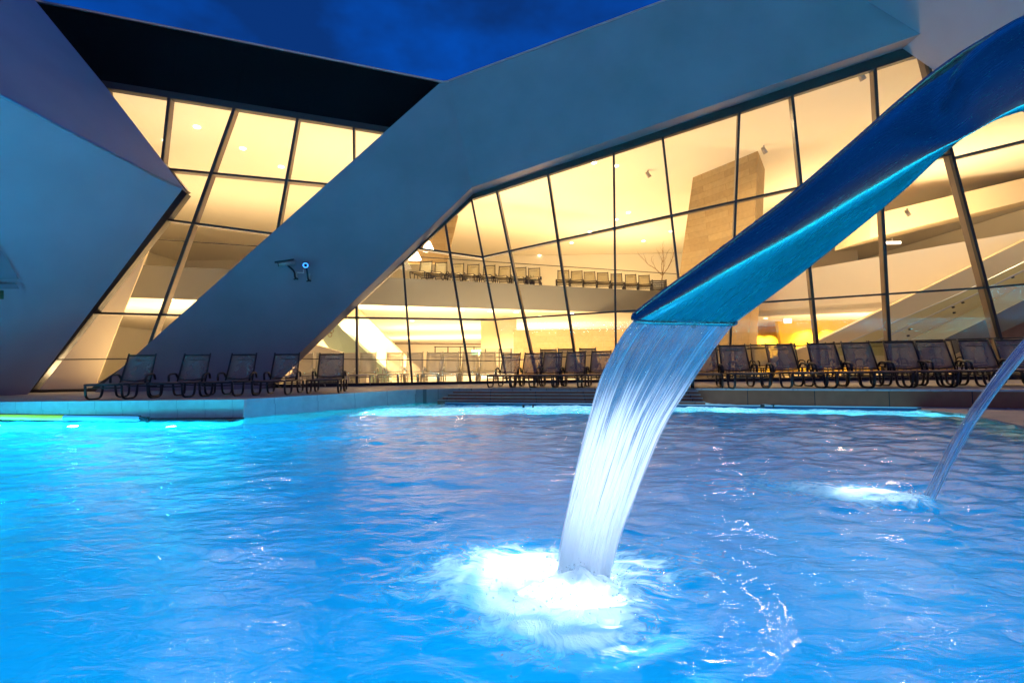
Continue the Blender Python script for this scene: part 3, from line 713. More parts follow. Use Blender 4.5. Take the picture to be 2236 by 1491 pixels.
bm = bmesh.new(); prism(bm, [p + Vector((0, 2.2, 0)) for p in px_on(SP, [(1700, 800), (1846, 750), (2236, 560), (2460, 450), (2460, 800)])], (0, .3, 0)); obj('stair_side_wall', bm, M['plaster2'], st)

# ================================================================== LEFT WHITE WING
t_tip = at_y(398, 414, 15.6); t_b = at_z(60, 861, ZD); t_b = at_y(60, 861, 14.9)
t_e = at_y(0, 208, 11.4)
LP = plane3(t_tip, t_b, t_e)
wing = empty('white_wing', (t_b.x, t_b.y, ZD), 'white faceted wing with a pointed prow on the left edge of the pool', 'building')
lo = [LP.at(60, 862), t_tip, LP.at(250, 340), t_e, LP.at(-420, -30), LP.at(-520, 900)]
lo[0].z = ZD - .01
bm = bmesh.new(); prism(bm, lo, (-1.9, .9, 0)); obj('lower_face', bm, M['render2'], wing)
UPL = plane3(t_tip + Vector((.0, 0, .02)), t_e + Vector((0, 0, .02)), at_y(75, 0, 15.2))
upf = [t_tip + Vector((.06, 0, .02)), UPL.at(235, 195), UPL.at(72, -4), UPL.at(-60, -180), UPL.at(-420, -180), UPL.at(-420, -32), t_e + Vector((0, -.05, .02)), UPL.at(250, 338)]
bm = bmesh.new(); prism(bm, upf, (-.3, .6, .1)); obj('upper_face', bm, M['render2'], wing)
bm = bmesh.new(); tube(bm, [UPL.at(-420, -30) - Vector((0, .03, 0)), t_e - Vector((0, .05, 0)), t_tip - Vector((0, .03, 0))], .035, 6); obj('edge_trim', bm, M['trim'], wing)
# recessed hatch on the far left
h0 = LP.at(20, 640)
bm = bmesh.new(); prism(bm, px_on(LP, [(-60, 614), (32, 617), (38, 627), (-60, 627)]), LP.n * .12); obj('ledge', bm, M['render'], wing)
bm = bmesh.new(); prism(bm, px_on(LP, [(-60, 634), (7, 634), (7, 652), (-60, 652)]), LP.n * .03); obj('hatch', bm, M['leaf'], wing)
bm = bmesh.new(); prism(bm, px_on(LP, [(-60, 520), (0, 545), (38, 606), (-60, 608)]), LP.n * .1); obj('wedge_panel', bm, M['render'], wing)

# ================================================================== LOUNGERS
def make_lounger(label, group, sl, tb, back_ang=62, name='sun_lounger'):
    """origin on the floor under the hinge; foot end towards -Y; back rises towards +Y"""
    t = empty(name, (0, 0, 0), label, 'sun lounger', group)
    w = .31; zs = .36; ba = math.radians(back_ang); Lb = .74
    bt = Vector((0, math.cos(ba) * Lb, zs + math.sin(ba) * Lb))
    # seat sling, slightly sagging
    bm = bmesh.new(); n = 10; rows = []
    for i in range(n + 1):
        y = -1.18 + 1.2 * i / n; rows.append([bm.verts.new((x * .285, y, zs + .012 - .022 * (1 - x * x) * math.sin(math.pi * i / n))) for x in (-1, -.5, 0, .5, 1)])
    for i in range(n):
        for k in range(4): bm.faces.new((rows[i][k], rows[i][k + 1], rows[i + 1][k + 1], rows[i + 1][k]))
    r = bmesh.ops.extrude_face_region(bm, geom=bm.faces[:]); bmesh.ops.translate(bm, verts=[v for v in r['geom'] if isinstance(v, bmesh.types.BMVert)], vec=(0, 0, -.012))
    obj('seat', bm, sl, t, True, True)
    bm = bmesh.new(); rows = []
    for i in range(9):
        k = i / 8; c = Vector((0, .03, zs + .02)).lerp(bt, k)
        rows.append([bm.verts.new(c + Vector((x * (.285 - .02 * k), .03 * (1 - x * x) * math.sin(math.pi * k), 0))) for x in (-1, -.5, 0, .5, 1)])
    for i in range(8):
        for k in range(4): bm.faces.new((rows[i][k], rows[i][k + 1], rows[i + 1][k + 1], rows[i + 1][k]))
    r = bmesh.ops.extrude_face_region(bm, geom=bm.faces[:]); bmesh.ops.translate(bm, verts=[v for v in r['geom'] if isinstance(v, bmesh.types.BMVert)], vec=(0, .012, 0))
    obj('backrest', bm, sl, t, True, True)
    bm = bmesh.new(); e = (bt - Vector((0, 0, zs))).normalized() * .05
    for s in (-1, 1): tube(bm, [(s * .30, 0, zs), Vector((s * .28, bt.y, bt.z)) + e], .019, 6)
    tube(bm, [(-.28, bt.y, bt.z), (.28, bt.y, bt.z)], .022, 6)
    m_ = Vector((0, .0, zs)).lerp(bt, .12); tube(bm, arc([(-.3, m_.y, m_.z), (0, m_.y - .05, m_.z - .05), (.3, m_.y, m_.z)], 4), .014, 6)
    m_ = Vector((0, .0, zs)).lerp(bt, .82); tube(bm, [(-.285, m_.y + .02, m_.z), (.285, m_.y + .02, m_.z)], .009, 6)
    obj('back_frame', bm, tb, t, True, True)
    bm = bmesh.new()
    for s in (-1, 1): tube(bm, [(s * .31, -1.22, zs - .01), (s * .31, .45, zs - .03)], .022, 6)
    for y in (-1.22, -.35, .05, .45): tube(bm, [(-.31, y, zs - .02), (.31, y, zs - .02)], .019, 6)
    for y in (-1.1, .3): tube(bm, [(-.31, y, zs - .09), (.31, y, zs - .09)], .014, 6)
    obj('seat_frame', bm, tb, t, True, True)
    for s in (-1, 1):
        bm = bmesh.new(); tube(bm, arc([(s * .335, -1.16, zs - .01), (s * .335, -1.12, .016), (s * .335, -.62, .016), (s * .335, -.55, zs - .02)], 4), .024, 6); obj('leg', bm, tb, t, True, True)
        bm = bmesh.new(); tube(bm, arc([(s * .335, -.12, zs - .02), (s * .335, -.06, .016), (s * .335, .42, .016), (s * .335, .44, zs - .03)], 4), .024, 6); obj('leg', bm, tb, t, True, True)
        bm = bmesh.new(); tube(bm, arc([(s * .345, -.28, zs), (s * .36, -.26, zs + .19), (s * .36, .05, zs + .22), (s * .345, .14, zs + .08)], 4), .025, 6); obj('armrest', bm, tb, t, True, True)
    return t
def copy_tree(o, parent=None):
    c = o.copy(); COL.objects.link(c)
    if parent: c.parent = parent
    for ch in [x for x in D.objects if x.parent == o]: copy_tree(ch, c)
    return c
ORD = ['first', 'second', 'third', 'fourth', 'fifth', 'sixth', 'seventh', 'eighth', 'ninth', 'tenth', 'eleventh', 'twelfth', 'thirteenth', 'fourteenth', 'fifteenth', 'sixteenth']
def row(proto, items, lab, group, z):
    """items: (x, y, rz, scale, width scale); first uses proto itself"""
    for i, it in enumerate(items):
        x, y, rz, s = it[:4]; sx_ = it[4] if len(it) > 4 else 1
        o = proto if i == 0 else copy_tree(proto)
        o.location = (x + random.uniform(-.03, .03), y + random.uniform(-.08, .08), z); o.rotation_euler = (0, 0, rz + random.uniform(-.05, .05)); o.scale = (s * sx_, s, s)
        o['label'] = lab % ORD[i]; o['group'] = group
def X_at(px, y): return (px - 1118.0) / F * y + .015 * 0
P1 = make_lounger('', '', M['sling'], M['tubem'], 68)
row(P1, [(X_at(px, y), y, rz, 0.95, 1.14) for px, y, rz in ((300, 12.2, .10), (420, 12.5, .10), (524, 12.8, .10), (622, 13.1, .16), (719, 13.5, .22))],
    '%s from the left of five grey loungers before the slanted beam', 'grey loungers on the left terrace', ZD)
P2 = make_lounger('', '', M['sling'], M['tubem'], 62)
mid = [(1112, 15.6), (1159, 15.3), (1204, 15.0), (1254, 14.7), (1307, 14.4), (1362, 14.1), (1420, 13.8), (1478, 13.5), (1540, 13.2)]
row(P2, [(X_at(px, y), y, -.32, .97) for px, y in mid],
    '%s from the left of the grey loungers above the pool steps', 'grey loungers behind the steps', ZD)
P3 = make_lounger('', '', M['sling'], M['tubem'], 66)
rt = [(1606, 12.7, -.1), (1712, 12.5, -.1), (1803, 12.3, -.15), (1884, 12.1, -.15), (1979, 12.0, -.15), (2050, 11.9, -.2), (2140, 11.8, -.2), (2228, 11.7, -.2)]
row(P3, [(X_at(px, y), y, rz, 1.0, 1.12) for px, y, rz in rt],
    '%s from the left of the grey loungers right of the waterfall', 'grey loungers above the brown wall', ZD)
# second row behind the glass on the right
P4 = make_lounger('', '', M['olive'], M['tubem'], 78)
inn = [(1197, 19.6), (1236, 19.4), (1285, 19.2), (1575, 18.6), (1627, 18.2), (1662, 18.0), (1722, 17.8), (1786, 17.6), (1850, 17.4), (1918, 17.0), (1992, 16.6), (2064, 16.3), (2136, 16.1)]
row(P4, [(X_at(px, y), y, .0, 1.08) for px, y in inn],
    '%s from the left of the beige loungers inside the right glass front', 'beige loungers inside the right glass front', ZD + .06)
P5 = make_lounger('', '', M['pale'], M['tubep'], 80)
row(P5, [(X_at(px, y), y, .02, 1.08) for px, y in ((665, 18.6), (708, 18.8), (755, 19.0), (802, 19.2), (859, 19.5), (905, 19.8), (948, 20.0), (985, 20.2), (1028, 20.4), (1066, 20.6))],
    '%s from the left of the cream loungers inside the centre window', 'cream loungers inside the centre window', ZD + .01)
P6 = make_lounger('', '', M['olive'], M['tubem'], 80)
bl = []
for px in (937, 973, 1011, 1045, 1082, 1115, 1150, 1182, 1247, 1278, 1306, 1336, 1366, 1398, 1428):
    p = FP.at(px, 612); p = p - fn * 1.0
    bl.append((p.x, p.y, -.15, 1.05, 1.12))
row(P6, bl, '%s from the left of the beige loungers on the indoor balcony', 'beige loungers on the indoor balcony', ZT + .006)

# ================================================================== SECURITY CAMERAS on the slanted beam
def cctv(px, py, label, ring):
    c = A2.at(px, py); n = A2.n
    t = empty('security_camera', c, label, 'security camera', 'security cameras on the slanted beam')
    base = A2.at(px + (14 if not ring else 2), py + 22)
    bm = bmesh.new(); box(bm, base + n * .02 + Vector((0, 0, -.02)), (.10, .04, .26)); obj('wall_plate', bm, M['camgrey'], t)
    bm = bmesh.new(); tube(bm, arc([base + Vector((.06, -.02, -.13)), base + Vector((.07, -.22, -.13)), base + Vector((.06, -.25, .08)), c + n * .26 + Vector((0.02, 0, -.06))], 4), .03, 8)
    tube(bm, [base + Vector((-.05, -.02, -.14)), base + Vector((.08, -.12, -.14))], .02, 6); obj('bracket', bm, M['cap'], t)
    if ring:
        ax = (O - c).normalized()
    else:
        ax = Vector((-.88, -.38, -.22)).normalized()
    hc = c + n * .3
    rot = ax.to_track_quat('Z', 'Y').to_matrix().to_4x4()
    bm = bmesh.new(); bmesh.ops.create_cone(bm, cap_ends=True, segments=20, radius1=.075, radius2=.075, depth=.5, matrix=Matrix.Translation(hc) @ rot); obj('housing', bm, M['camgrey'], t, True)
    bm = bmesh.new(); y_ = Vector((0, 0, 1)); s_ = ax.cross(y_).normalized(); up = s_.cross(ax)
    cc = hc + up * .085 + ax * .04
    prism(bm, [cc + s_ * .09 - ax * .27, cc - s_ * .09 - ax * .27, cc - s_ * .09 + ax * .31, cc + s_ * .09 + ax * .31], up * .02); obj('sun_shield', bm, M['cap'], t)
    bm = bmesh.new(); bmesh.ops.create_cone(bm, cap_ends=True, segments=20, radius1=.06, radius2=.06, depth=.03, matrix=Matrix.Translation(hc + ax * .26) @ rot); obj('lens', bm, M['cap'], t)
    if ring:
        bm = bmesh.new(); k = hc + ax * .285
        tube(bm, [k + s_ * math.cos(a) * .068 + up * math.sin(a) * .068 for a in [j * math.pi / 12 for j in range(24)]], .018, 6, closed=True); obj('led_ring', bm, M['ringb'], t)
cctv(632, 579, 'grey security camera on the slanted beam aimed to the left', False)
cctv(672, 583, 'security camera with a glowing blue ring facing the pool', True)
bm = bmesh.new(); prism(bm, px_on(A2, [(646, 596), (664, 597), (664, 588), (662, 588), (662, 595), (646, 594)]), A2.n * .03)
tag(obj('cable_duct', bm, M['trim']), 'short pale cable duct between the two security cameras', 'cable duct')

# ================================================================== SMALL THINGS INSIDE
def spotlight(px, py, depth_z, label):
    c = at_z(px, py, depth_z); c.z = depth_z; t = empty('ceiling_spotlight', c, label, 'spotlight', 'spotlights under the hall ceiling')
    bm = bmesh.new(); tube(bm, [c + Vector((0, 0, 0)), c + Vector((0, 0, -.18))], .03, 8); obj('stem', bm, M['camgrey'], t)
    ax = Vector((.5, .2, -.7)).normalized(); q = ax.to_track_quat('Z', 'Y').to_matrix().to_4x4()
    bm = bmesh.new(); bmesh.ops.create_cone(bm, cap_ends=True, segments=16, radius1=.08, radius2=.10, depth=.30, matrix=Matrix.Translation(c + Vector((0, 0, -.22))) @ q); obj('housing', bm, M['camgrey'], t, True)
spotlight(1415, 372, ZC, 'grey spotlight on the hall ceiling left of the stone pillar')
spotlight(1668, 318, ZC, 'grey spotlight on the hall ceiling at the right edge of the pillar')
spotlight(1981, 455, ZC - 2.5, 'grey spotlight high on the right beside the blue chute')
spotlight(1880, 152, ZC, 'grey spotlight close to the glass top right')
def litbox(name, px, py, yy, w, h, m, label, cat):
    c = at_y(px, py, yy); t = empty(name, c, label, cat)
    bm = bmesh.new(); box(bm, c, (w, .08, h)); obj('lit_panel', bm, m, t)
    bm = bmesh.new(); box(bm, c + Vector((0, .06, 0)), (w + .05, .035, h + .05)); obj('housing', bm, M['camgrey'], t)
    bm = bmesh.new(); tube(bm, [c + Vector((0, .04, h / 2)), c + Vector((0, .04, h / 2 + .2))], .02, 6); obj('hanger', bm, M['camgrey'], t)
litbox('emergency_light', 1729, 345, 25, .42, .3, M['signw'], 'lit white emergency sign high right of the stone pillar', 'sign')
litbox('emergency_light', 1720, 699, 27, .36, .28, M['signw'], 'lit white emergency sign before the yellow wall', 'sign')
litbox('emergency_light', 1040, 769, 44, .8, .42, M['signg'], 'pale green lit sign above the far inner door', 'sign')
litbox('light_strip', 1950, 530, 27, .8, .12, M['signw'], 'short glowing light strip on the right gallery wall', 'lamp')
def pendant(px, py, yy, label):
    c = at_y(px, py, yy); t = empty('pendant_lamp', c, label, 'pendant lamp', 'pendant lamps in the upper lounge')
    bm = bmesh.new(); tube(bm, [c + Vector((0, 0, .2)), c + Vector((0, 0, 1.6))], .03, 6); obj('cord', bm, M['cap'], t)
    bm = bmesh.new(); bmesh.ops.create_cone(bm, cap_ends=True, segments=20, radius1=.34, radius2=.10, depth=.5, matrix=Matrix.Translation(c)); obj('lamp_shade', bm, M['lampw'], t, True)
pendant(935, 538, 27, 'glowing cone pendant above the left end of the balcony')
pendant(905, 556, 25, 'glowing pendant low by the slanted beam edge')
# orange panel behind the pendants
bm = bmesh.new(); prism(bm, [at_y(890, 575, 30), at_y(975, 575, 30), at_y(1000, 470, 30), at_y(890, 470, 30)], (0, .2, 0)); obj('orange_panel', bm, M['stone'], hall)
# leaning white post beside them
# bare tree
def bare_tree():
    p = FP.at(1473, 636) - fn * 1.2; p.z = ZT
    t = empty('bare_tree', p, 'leafless decorative tree on the balcony beside the stone pillar', 'tree')
    rnd = random.Random(3)
    bt_ = bmesh.new(); tube(bt_, [p, p + Vector((-.05, 0, .7)), p + Vector((.05, 0, 1.3))], [.06, .045, .035], 8); obj('trunk', bt_, M['wood'], t, True)
    bb = bmesh.new()
    def br(a, d, l, r, k):
        pts = [a]; cur = a; dd = d.copy()
        for i in range(4):
            dd = (dd + Vector((rnd.uniform(-.3, .3), rnd.uniform(-.2, .2), rnd.uniform(-.05, .25)))).normalized(); cur = cur + dd * l / 4; pts.append(cur)
        tube(bb, pts, [r, r * .85, r * .7, r * .55, r * .4], 5)
        if k:
            for i in (2, 3, 4):
                br(pts[i], (dd + Vector((rnd.uniform(-.9, .9), rnd.uniform(-.4, .4), rnd.uniform(0, .5)))).normalized(), l * .6, r * .5, k - 1)
    top_ = p + Vector((.05, 0, 1.25))
    for d in ((-.7, 0, .8), (.1, .2, 1), (.7, -.1, .9), (-.25, 0, 1)): br(top_, Vector(d).normalized(), 1.2, .032, 2)
    obj('branches', bb, M['wood'], t, True)
bare_tree()
# potted plant on the balcony
p = FP.at(1170, 622) - fn * .5; p.z = ZT + .006
t = empty('potted_plant', p, 'small dark bushy plant at the balcony edge', 'plant')
bm = bmesh.new(); bmesh.ops.create_cone(bm, cap_ends=True, segments=14, radius1=.13, radius2=.17, depth=.22, matrix=Matrix.Translation(p + Vector((0, 0, .11)))); obj('pot', bm, M['cap'], t)
bm = bmesh.new()
for i in range(60):
    a = random.uniform(0, 6.28); e = random.uniform(.1, 1.4); d = Vector((math.cos(a) * math.cos(e), math.sin(a) * math.cos(e), math.sin(e)))
    l = random.uniform(.25, .5); b0 = p + Vector((0, 0, .2)); s = d.cross(Vector((0, 0, 1))).normalized() * .03
    poly(bm, [b0, b0 + d * l * .5 + s, b0 + d * l, b0 + d * l * .5 - s])
obj('leaves', bm, M['leaf'], t)
# stack of slatted tables on the balcony
p = FP.at(1475, 632) - fn * .9; p.z = ZT + .006
t = empty('slatted_cart', p + Vector((-.55, 0, 0)), 'dark slatted rack on the balcony next to the bare tree', 'rack')
bm = bmesh.new()
for i in range(6): box(bm, p + Vector((-.5, 0, .12 + i * .14)), (.9, .5, .07))
obj('slats', bm, M['tubem'], t)
bm = bmesh.new()
for sx_ in (-.95, -.05): box(bm, p + Vector((sx_, 0, .45)), (.05, .52, .9))
obj('side_frame', bm, M['tubem'], t)

# ================================================================== FLOAT LINE on the left
f0, f1, f2 = at_z(-160, 907, .07), at_z(143, 910, .07), at_z(308, 913, .07)
yy_ = q1.y - .15
f0, f1, f2 = at_y(-160, 908, 10.1), at_y(143, 912, 9.95), at_y(305, 914, 9.85)
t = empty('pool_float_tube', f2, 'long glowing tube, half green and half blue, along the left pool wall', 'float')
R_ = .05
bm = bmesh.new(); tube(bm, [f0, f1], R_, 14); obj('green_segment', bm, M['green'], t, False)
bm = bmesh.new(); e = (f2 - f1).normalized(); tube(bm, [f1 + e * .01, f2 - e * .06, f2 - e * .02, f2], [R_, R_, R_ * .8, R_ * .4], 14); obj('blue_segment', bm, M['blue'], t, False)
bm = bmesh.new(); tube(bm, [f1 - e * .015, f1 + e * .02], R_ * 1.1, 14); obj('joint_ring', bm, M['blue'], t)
bm = bmesh.new(); box(bm, f2 + Vector((.09, 0, .01)), (.16, .07, .05)); box(bm, f2 + Vector((.15, 0, -.03)), (.04, .05, .08)); obj('end_clip', bm, M['cap'], t)
bm = bmesh.new(); tube(bm, [f0 + Vector((0, .03, .05)), f2 + Vector((0, .03, .05))], .012, 6); obj('holding_rail', bm, M['cap'], t)
bm = bmesh.new(); prism(bm, [xy(q0 + Vector((12, -.75, 0)), .022), xy(q1 + Vector((.06, -.62, 0)), .022), xy(q1 + Vector((.06, -.055, 0)), .022), xy(q0 + Vector((12, -.055, 0)), .022)], (0, 0, -.3))
tag(obj('waterline_seal', bm, M['cap']), kind='structure')

# ================================================================== WATER CHUTE
def catmull(ps, n):
    ps = [Vector(p) for p in ps]; out = []
    for i in range(len(ps) - 1):
        p0, p1, p2, p3 = ps[max(i - 1, 0)], ps[i], ps[i + 1], ps[min(i + 2, len(ps) - 1)]
        for k in range(n):
            t = k / n; out.append(.5 * ((2 * p1) + (p2 - p0) * t + (2 * p0 - 5 * p1 + 4 * p2 - p3) * t * t + (3 * p1 - p0 - 3 * p2 + p3) * t ** 3))
    out.append(ps[-1]); return out
#        upper silhouette     crease            lower silhouette   depth far, depth near
ST = [((1386, 686), (1398, 704), (1612, 708), 1.90, 1.84),
      ((1440, 644), (1462, 668), (1668, 668), 1.87, 1.78),
      ((1560, 556), (1596, 590), (1768, 594), 1.80, 1.68),
      ((1720, 434), (1768, 494), (1892, 494), 1.72, 1.56),
      ((1870, 306), (1905, 410), (1986, 414), 1.64, 1.46),
      ((1965, 222), (2010, 350), (2062, 340), 1.58, 1.39),
      ((2060, 146), (2110, 300), (2140, 278), 1.52, 1.33),
      ((2160, 82), (2210, 238), (2236, 244), 1.46, 1.28),
      ((2300, 10), (2340, 180), (2370, 215), 1.38, 1.22),
      ((2520, -70), (2540, 130), (2560, 190), 1.28, 1.16)]
U, Cc, Lw, Rr = [], [], [], []
for (u, c, l, df_, dn) in ST:
    Uu = at_y(u[0], u[1], df_); Cv = at_y(c[0], c[1], dn); Lv = at_y(l[0], l[1], dn)
    U.append(Uu); Cc.append(Cv); Lw.append(Lv); Rr.append(Lv + (Uu - Cv) * .9)
# the far rim sits behind the flat bottom, seen from below it is hidden
K = 8
U, Cc, Lw, Rr = catmull(U, K), catmull(Cc, K), catmull(Lw, K), catmull(Rr, K)
def section(u, c, l, r):
    """open channel with rounded bottom corners: outer skin points"""
    def rc(a, b, d, k1, k2, n=5):
        s = b + (a - b) * k1; e = b + (d - b) * k2
        return [s * (1 - t) ** 2 + b * 2 * t * (1 - t) + e * t * t for t in [j / n for j in range(n + 1)]]
    bu = ((c - l).normalized() + (l - r).normalized() * .15) * (u - c).length
    m1, m2 = u.lerp(c, .25) + bu * .16, u.lerp(c, .5) + bu * .24
    return [u, u.lerp(c, .1) + bu * .07, m1, m2] + rc(u.lerp(c, .6) + bu * .22, c, l, .55, .26) + [c.lerp(l, .4), c.lerp(l, .7)] + rc(c, l, r, .12, .4) + [r]
bm = bmesh.new(); rings = []
for u, c, l, r in zip(U, Cc, Lw, Rr):
    o_ = section(u, c, l, r); ctr = (u + c + l + r) / 4
    inn_ = [p + ((u + r) / 2 - p).normalized() * .012 for p in o_]
    rings.append([bm.verts.new(p) for p in o_ + inn_[::-1]])
for A, B in zip(rings, rings[1:]):
    n = len(A)
    for k in range(n): bm.faces.new((A[k], A[(k + 1) % n], B[(k + 1) % n], B[k]))
bm.faces.new(rings[0]); bm.faces.new(rings[-1])
chute = empty('water_chute', Lw[-1], 'large blue-lit steel water chute reaching in from the upper right', 'water feature')
obj('channel', bm, M['steel'], chute, True)
# rolled lip round the mouth and along the rims
bm = bmesh.new(); s0 = section(U[0], Cc[0], Lw[0], Rr[0]); tube(bm, s0, .0085, 8); obj('lip', bm, M['steel'], chute, True)
bm = bmesh.new(); tube(bm, U, .008, 8); obj('rim', bm, M['steel'], chute, True)
bm = bmesh.new(); tube(bm, Rr, .008, 8); obj('rim', bm, M['steel'], chute, True)
bm = bmesh.new()
for px in (1470, 1515, 1578):
    c = at_y(px, 714, 1.84); bmesh.ops.create_uvsphere(bm, u_segments=10, v_segments=6, radius=.0055, matrix=Matrix.Translation(c) @ Matrix.Diagonal((1.6, 1, .8, 1)))
tag(obj('water_drops', bm, M['glass'], None, True), 'three water drops hanging under the chute lip', 'water drops')

# the swan neck it grows from, standing in the pool
ec = (U[-1] + Cc[-1] + Lw[-1] + Rr[-1]) / 4; dx_ = (ec - (U[-9] + Cc[-9] + Lw[-9] + Rr[-9]) / 4).normalized()
bm = bmesh.new(); tube(bm, catmull([ec - dx_ * .03, ec + dx_ * .16 + Vector((0, 0, -.02)), ec + dx_ * .30 + Vector((0, 0, -.16)), ec + dx_ * .34 + Vector((.02, 0, -.5)), Vector((ec.x + dx_.x * .34 + .02, ec.y + dx_.y * .34, -1.3))], 6), .15, 20)
obj('standpipe', bm, M['steel'], chute, True)
# ------------------------------------------------------------------ falling water
def fallmat(name, white0, white1, sc=70, seed=0.0):
    m = D.materials.new(name); m.use_nodes = True; nt = m.node_tree; N = nt.nodes; L = nt.links
    for n in list(N): N.remove(n)
    out = N.new('ShaderNodeOutputMaterial'); uv = N.new('ShaderNodeUVMap'); uv.uv_map = 'UVMap'
    mp = N.new('ShaderNodeMapping'); mp.inputs['Scale'].default_value = (sc, 2.2, 1); mp.inputs['Location'].default_value = (seed, seed, 0); L.new(uv.outputs[0], mp.inputs['Vector'])
    nz = N.new('ShaderNodeTexNoise'); nz.inputs['Scale'].default_value = 1; nz.inputs['Detail'].default_value = 6; nz.inputs['Roughness'].default_value = .6; nz.inputs['Distortion'].default_value = .25
    L.new(mp.outputs[0], nz.inputs['Vector'])
    mp2 = N.new('ShaderNodeMapping'); mp2.inputs['Scale'].default_value = (sc * .17, 2.6, 1); mp2.inputs['Location'].default_value = (seed, 3.1, 0); L.new(uv.outputs[0], mp2.inputs['Vector'])
    nz2 = N.new('ShaderNodeTexNoise'); nz2.inputs['Scale'].default_value = 1; nz2.inputs['Detail'].default_value = 3; L.new(mp2.outputs[0], nz2.inputs['Vector'])
    sx = N.new('ShaderNodeSeparateXYZ'); L.new(uv.outputs[0], sx.inputs[0])
    mr = N.new('ShaderNodeMapRange'); mr.inputs['From Min'].default_value = 0.05; mr.inputs['From Max'].default_value = .95; mr.inputs['To Min'].default_value = white0; mr.inputs['To Max'].default_value = white1
    L.new(sx.outputs['Y'], mr.inputs['Value'])
    ad = N.new('ShaderNodeMath'); ad.operation = 'MULTIPLY_ADD'; L.new(nz.outputs['Fac'], ad.inputs[0]); ad.inputs[1].default_value = 3.0; L.new(mr.outputs[0], ad.inputs[2])
    ad2 = N.new('ShaderNodeMath'); ad2.operation = 'MULTIPLY_ADD'; L.new(nz2.outputs['Fac'], ad2.inputs[0]); ad2.inputs[1].default_value = 2.2; L.new(ad.outputs[0], ad2.inputs[2])
    sb = N.new('ShaderNodeMapRange'); sb.interpolation_type = 'SMOOTHSTEP'; sb.inputs['From Min'].default_value = 2.5; sb.inputs['From Max'].default_value = 3.25; L.new(ad2.outputs[0], sb.inputs['Value'])
    def mth(op, *a):
        n = N.new('ShaderNodeMath'); n.operation = op
        for i, v in enumerate(a):
            if isinstance(v, (int, float)): n.inputs[i].default_value = v
            else: L.new(v, n.inputs[i])
        return n.outputs[0]
    ue = mth('MULTIPLY', mth('ABSOLUTE', mth('SUBTRACT', sx.outputs['X'], .5)), 2.0)          # 0 centre, 1 at the sides
    torn = mth('ADD', mth('MULTIPLY', nz2.outputs['Fac'], .55), mth('MULTIPLY', nz.outputs['Fac'], .35))
    lim = mth('ADD', mth('MULTIPLY', torn, mth('MULTIPLY', sx.outputs['Y'], -.62)), 1.12)
    edge = N.new('ShaderNodeMapRange'); edge.interpolation_type = 'SMOOTHSTEP'; edge.inputs['From Min'].default_value = -.03; edge.inputs['From Max'].default_value = .06
    L.new(mth('SUBTRACT', lim, ue), edge.inputs['Value'])
    bp = N.new('ShaderNodeBump'); bp.inputs['Strength'].default_value = .9; bp.inputs['Distance'].default_value = .006; L.new(ad2.outputs[0], bp.inputs['Height'])
    tr = N.new('ShaderNodeBsdfTransparent'); tr.inputs[0].default_value = (.86, .95, 1, 1)
    gl = N.new('ShaderNodeBsdfGlossy'); gl.inputs['Roughness'].default_value = .12; L.new(bp.outputs[0], gl.inputs['Normal'])
    fr = N.new('ShaderNodeFresnel'); fr.inputs['IOR'].default_value = 1.5; L.new(bp.outputs[0], fr.inputs['Normal'])
    rf = N.new('ShaderNodeBsdfRefraction'); rf.inputs['IOR'].default_value = 1.2; rf.inputs['Roughness'].default_value = .1; L.new(bp.outputs[0], rf.inputs['Normal']); rf.inputs['Color'].default_value = (.9, .96, 1, 1)
    m0 = N.new('ShaderNodeMixShader'); m0.inputs[0].default_value = .5; L.new(tr.outputs[0], m0.inputs[1]); L.new(rf.outputs[0], m0.inputs[2])
    m1 = N.new('ShaderNodeMixShader'); L.new(fr.outputs[0], m1.inputs[0]); L.new(m0.outputs[0], m1.inputs[1]); L.new(gl.outputs[0], m1.inputs[2])
    df = N.new('ShaderNodeBsdfDiffuse'); df.inputs['Color'].default_value = (.9, .94, 1, 1); L.new(bp.outputs[0], df.inputs['Normal'])
    tl = N.new('ShaderNodeBsdfTranslucent'); tl.inputs['Color'].default_value = (.9, .94, 1, 1); L.new(bp.outputs[0], tl.inputs['Normal'])
    m2 = N.new('ShaderNodeMixShader'); m2.inputs[0].default_value = .5; L.new(df.outputs[0], m2.inputs[1]); L.new(tl.outputs[0], m2.inputs[2])
    m3 = N.new('ShaderNodeMixShader'); L.new(sb.outputs[0], m3.inputs[0]); L.new(m1.outputs[0], m3.inputs[1]); L.new(m2.outputs[0], m3.inputs[2])
    te = N.new('ShaderNodeBsdfTransparent'); m4 = N.new('ShaderNodeMixShader'); L.new(edge.outputs[0], m4.inputs[0]); L.new(te.outputs[0], m4.inputs[1]); L.new(m3.outputs[0], m4.inputs[2])
    L.new(m4.outputs[0], out.inputs[0]); return m
def sheet(name, left, right, mat_, parent, bulge=.02, nx=40, K=14, ragged=0.0):
    left, right = catmull(left, K), catmull(right, K)
    me = D.meshes.new(name); vs, fs, uvs = [], [], []
    ny = len(left)
    for j in range(ny):
        v = j / (ny - 1)
        for i in range(nx + 1):
            u = i / nx; p = left[j].lerp(right[j], u)
            p = p + Vector((0, -bulge * math.sin(math.pi * u) + .006 * v * noise.noise(Vector((u * 14, v * 2, 0))) - .012 * v * noise.noise(Vector((u * 5, v * 1.5, 9))), 0))
            vs.append(p); uvs.append((u, v))
    for j in range(ny - 1):
        for i in range(nx): a = j * (nx + 1) + i; fs.append((a, a + 1, a + nx + 2, a + nx + 1))
    me.from_pydata(vs, [], fs); l = me.uv_layers.new(name='UVMap')
    for lp in me.loops: l.data[lp.index].uv = uvs[lp.vertex_index]
    for p in me.polygons: p.use_smooth = True
    me.materials.append(mat_)
    o = D.objects.new(name, me); COL.objects.link(o); o.parent = parent
    if parent: o.matrix_parent_inverse = abs_mat(parent).inverted()
    return o
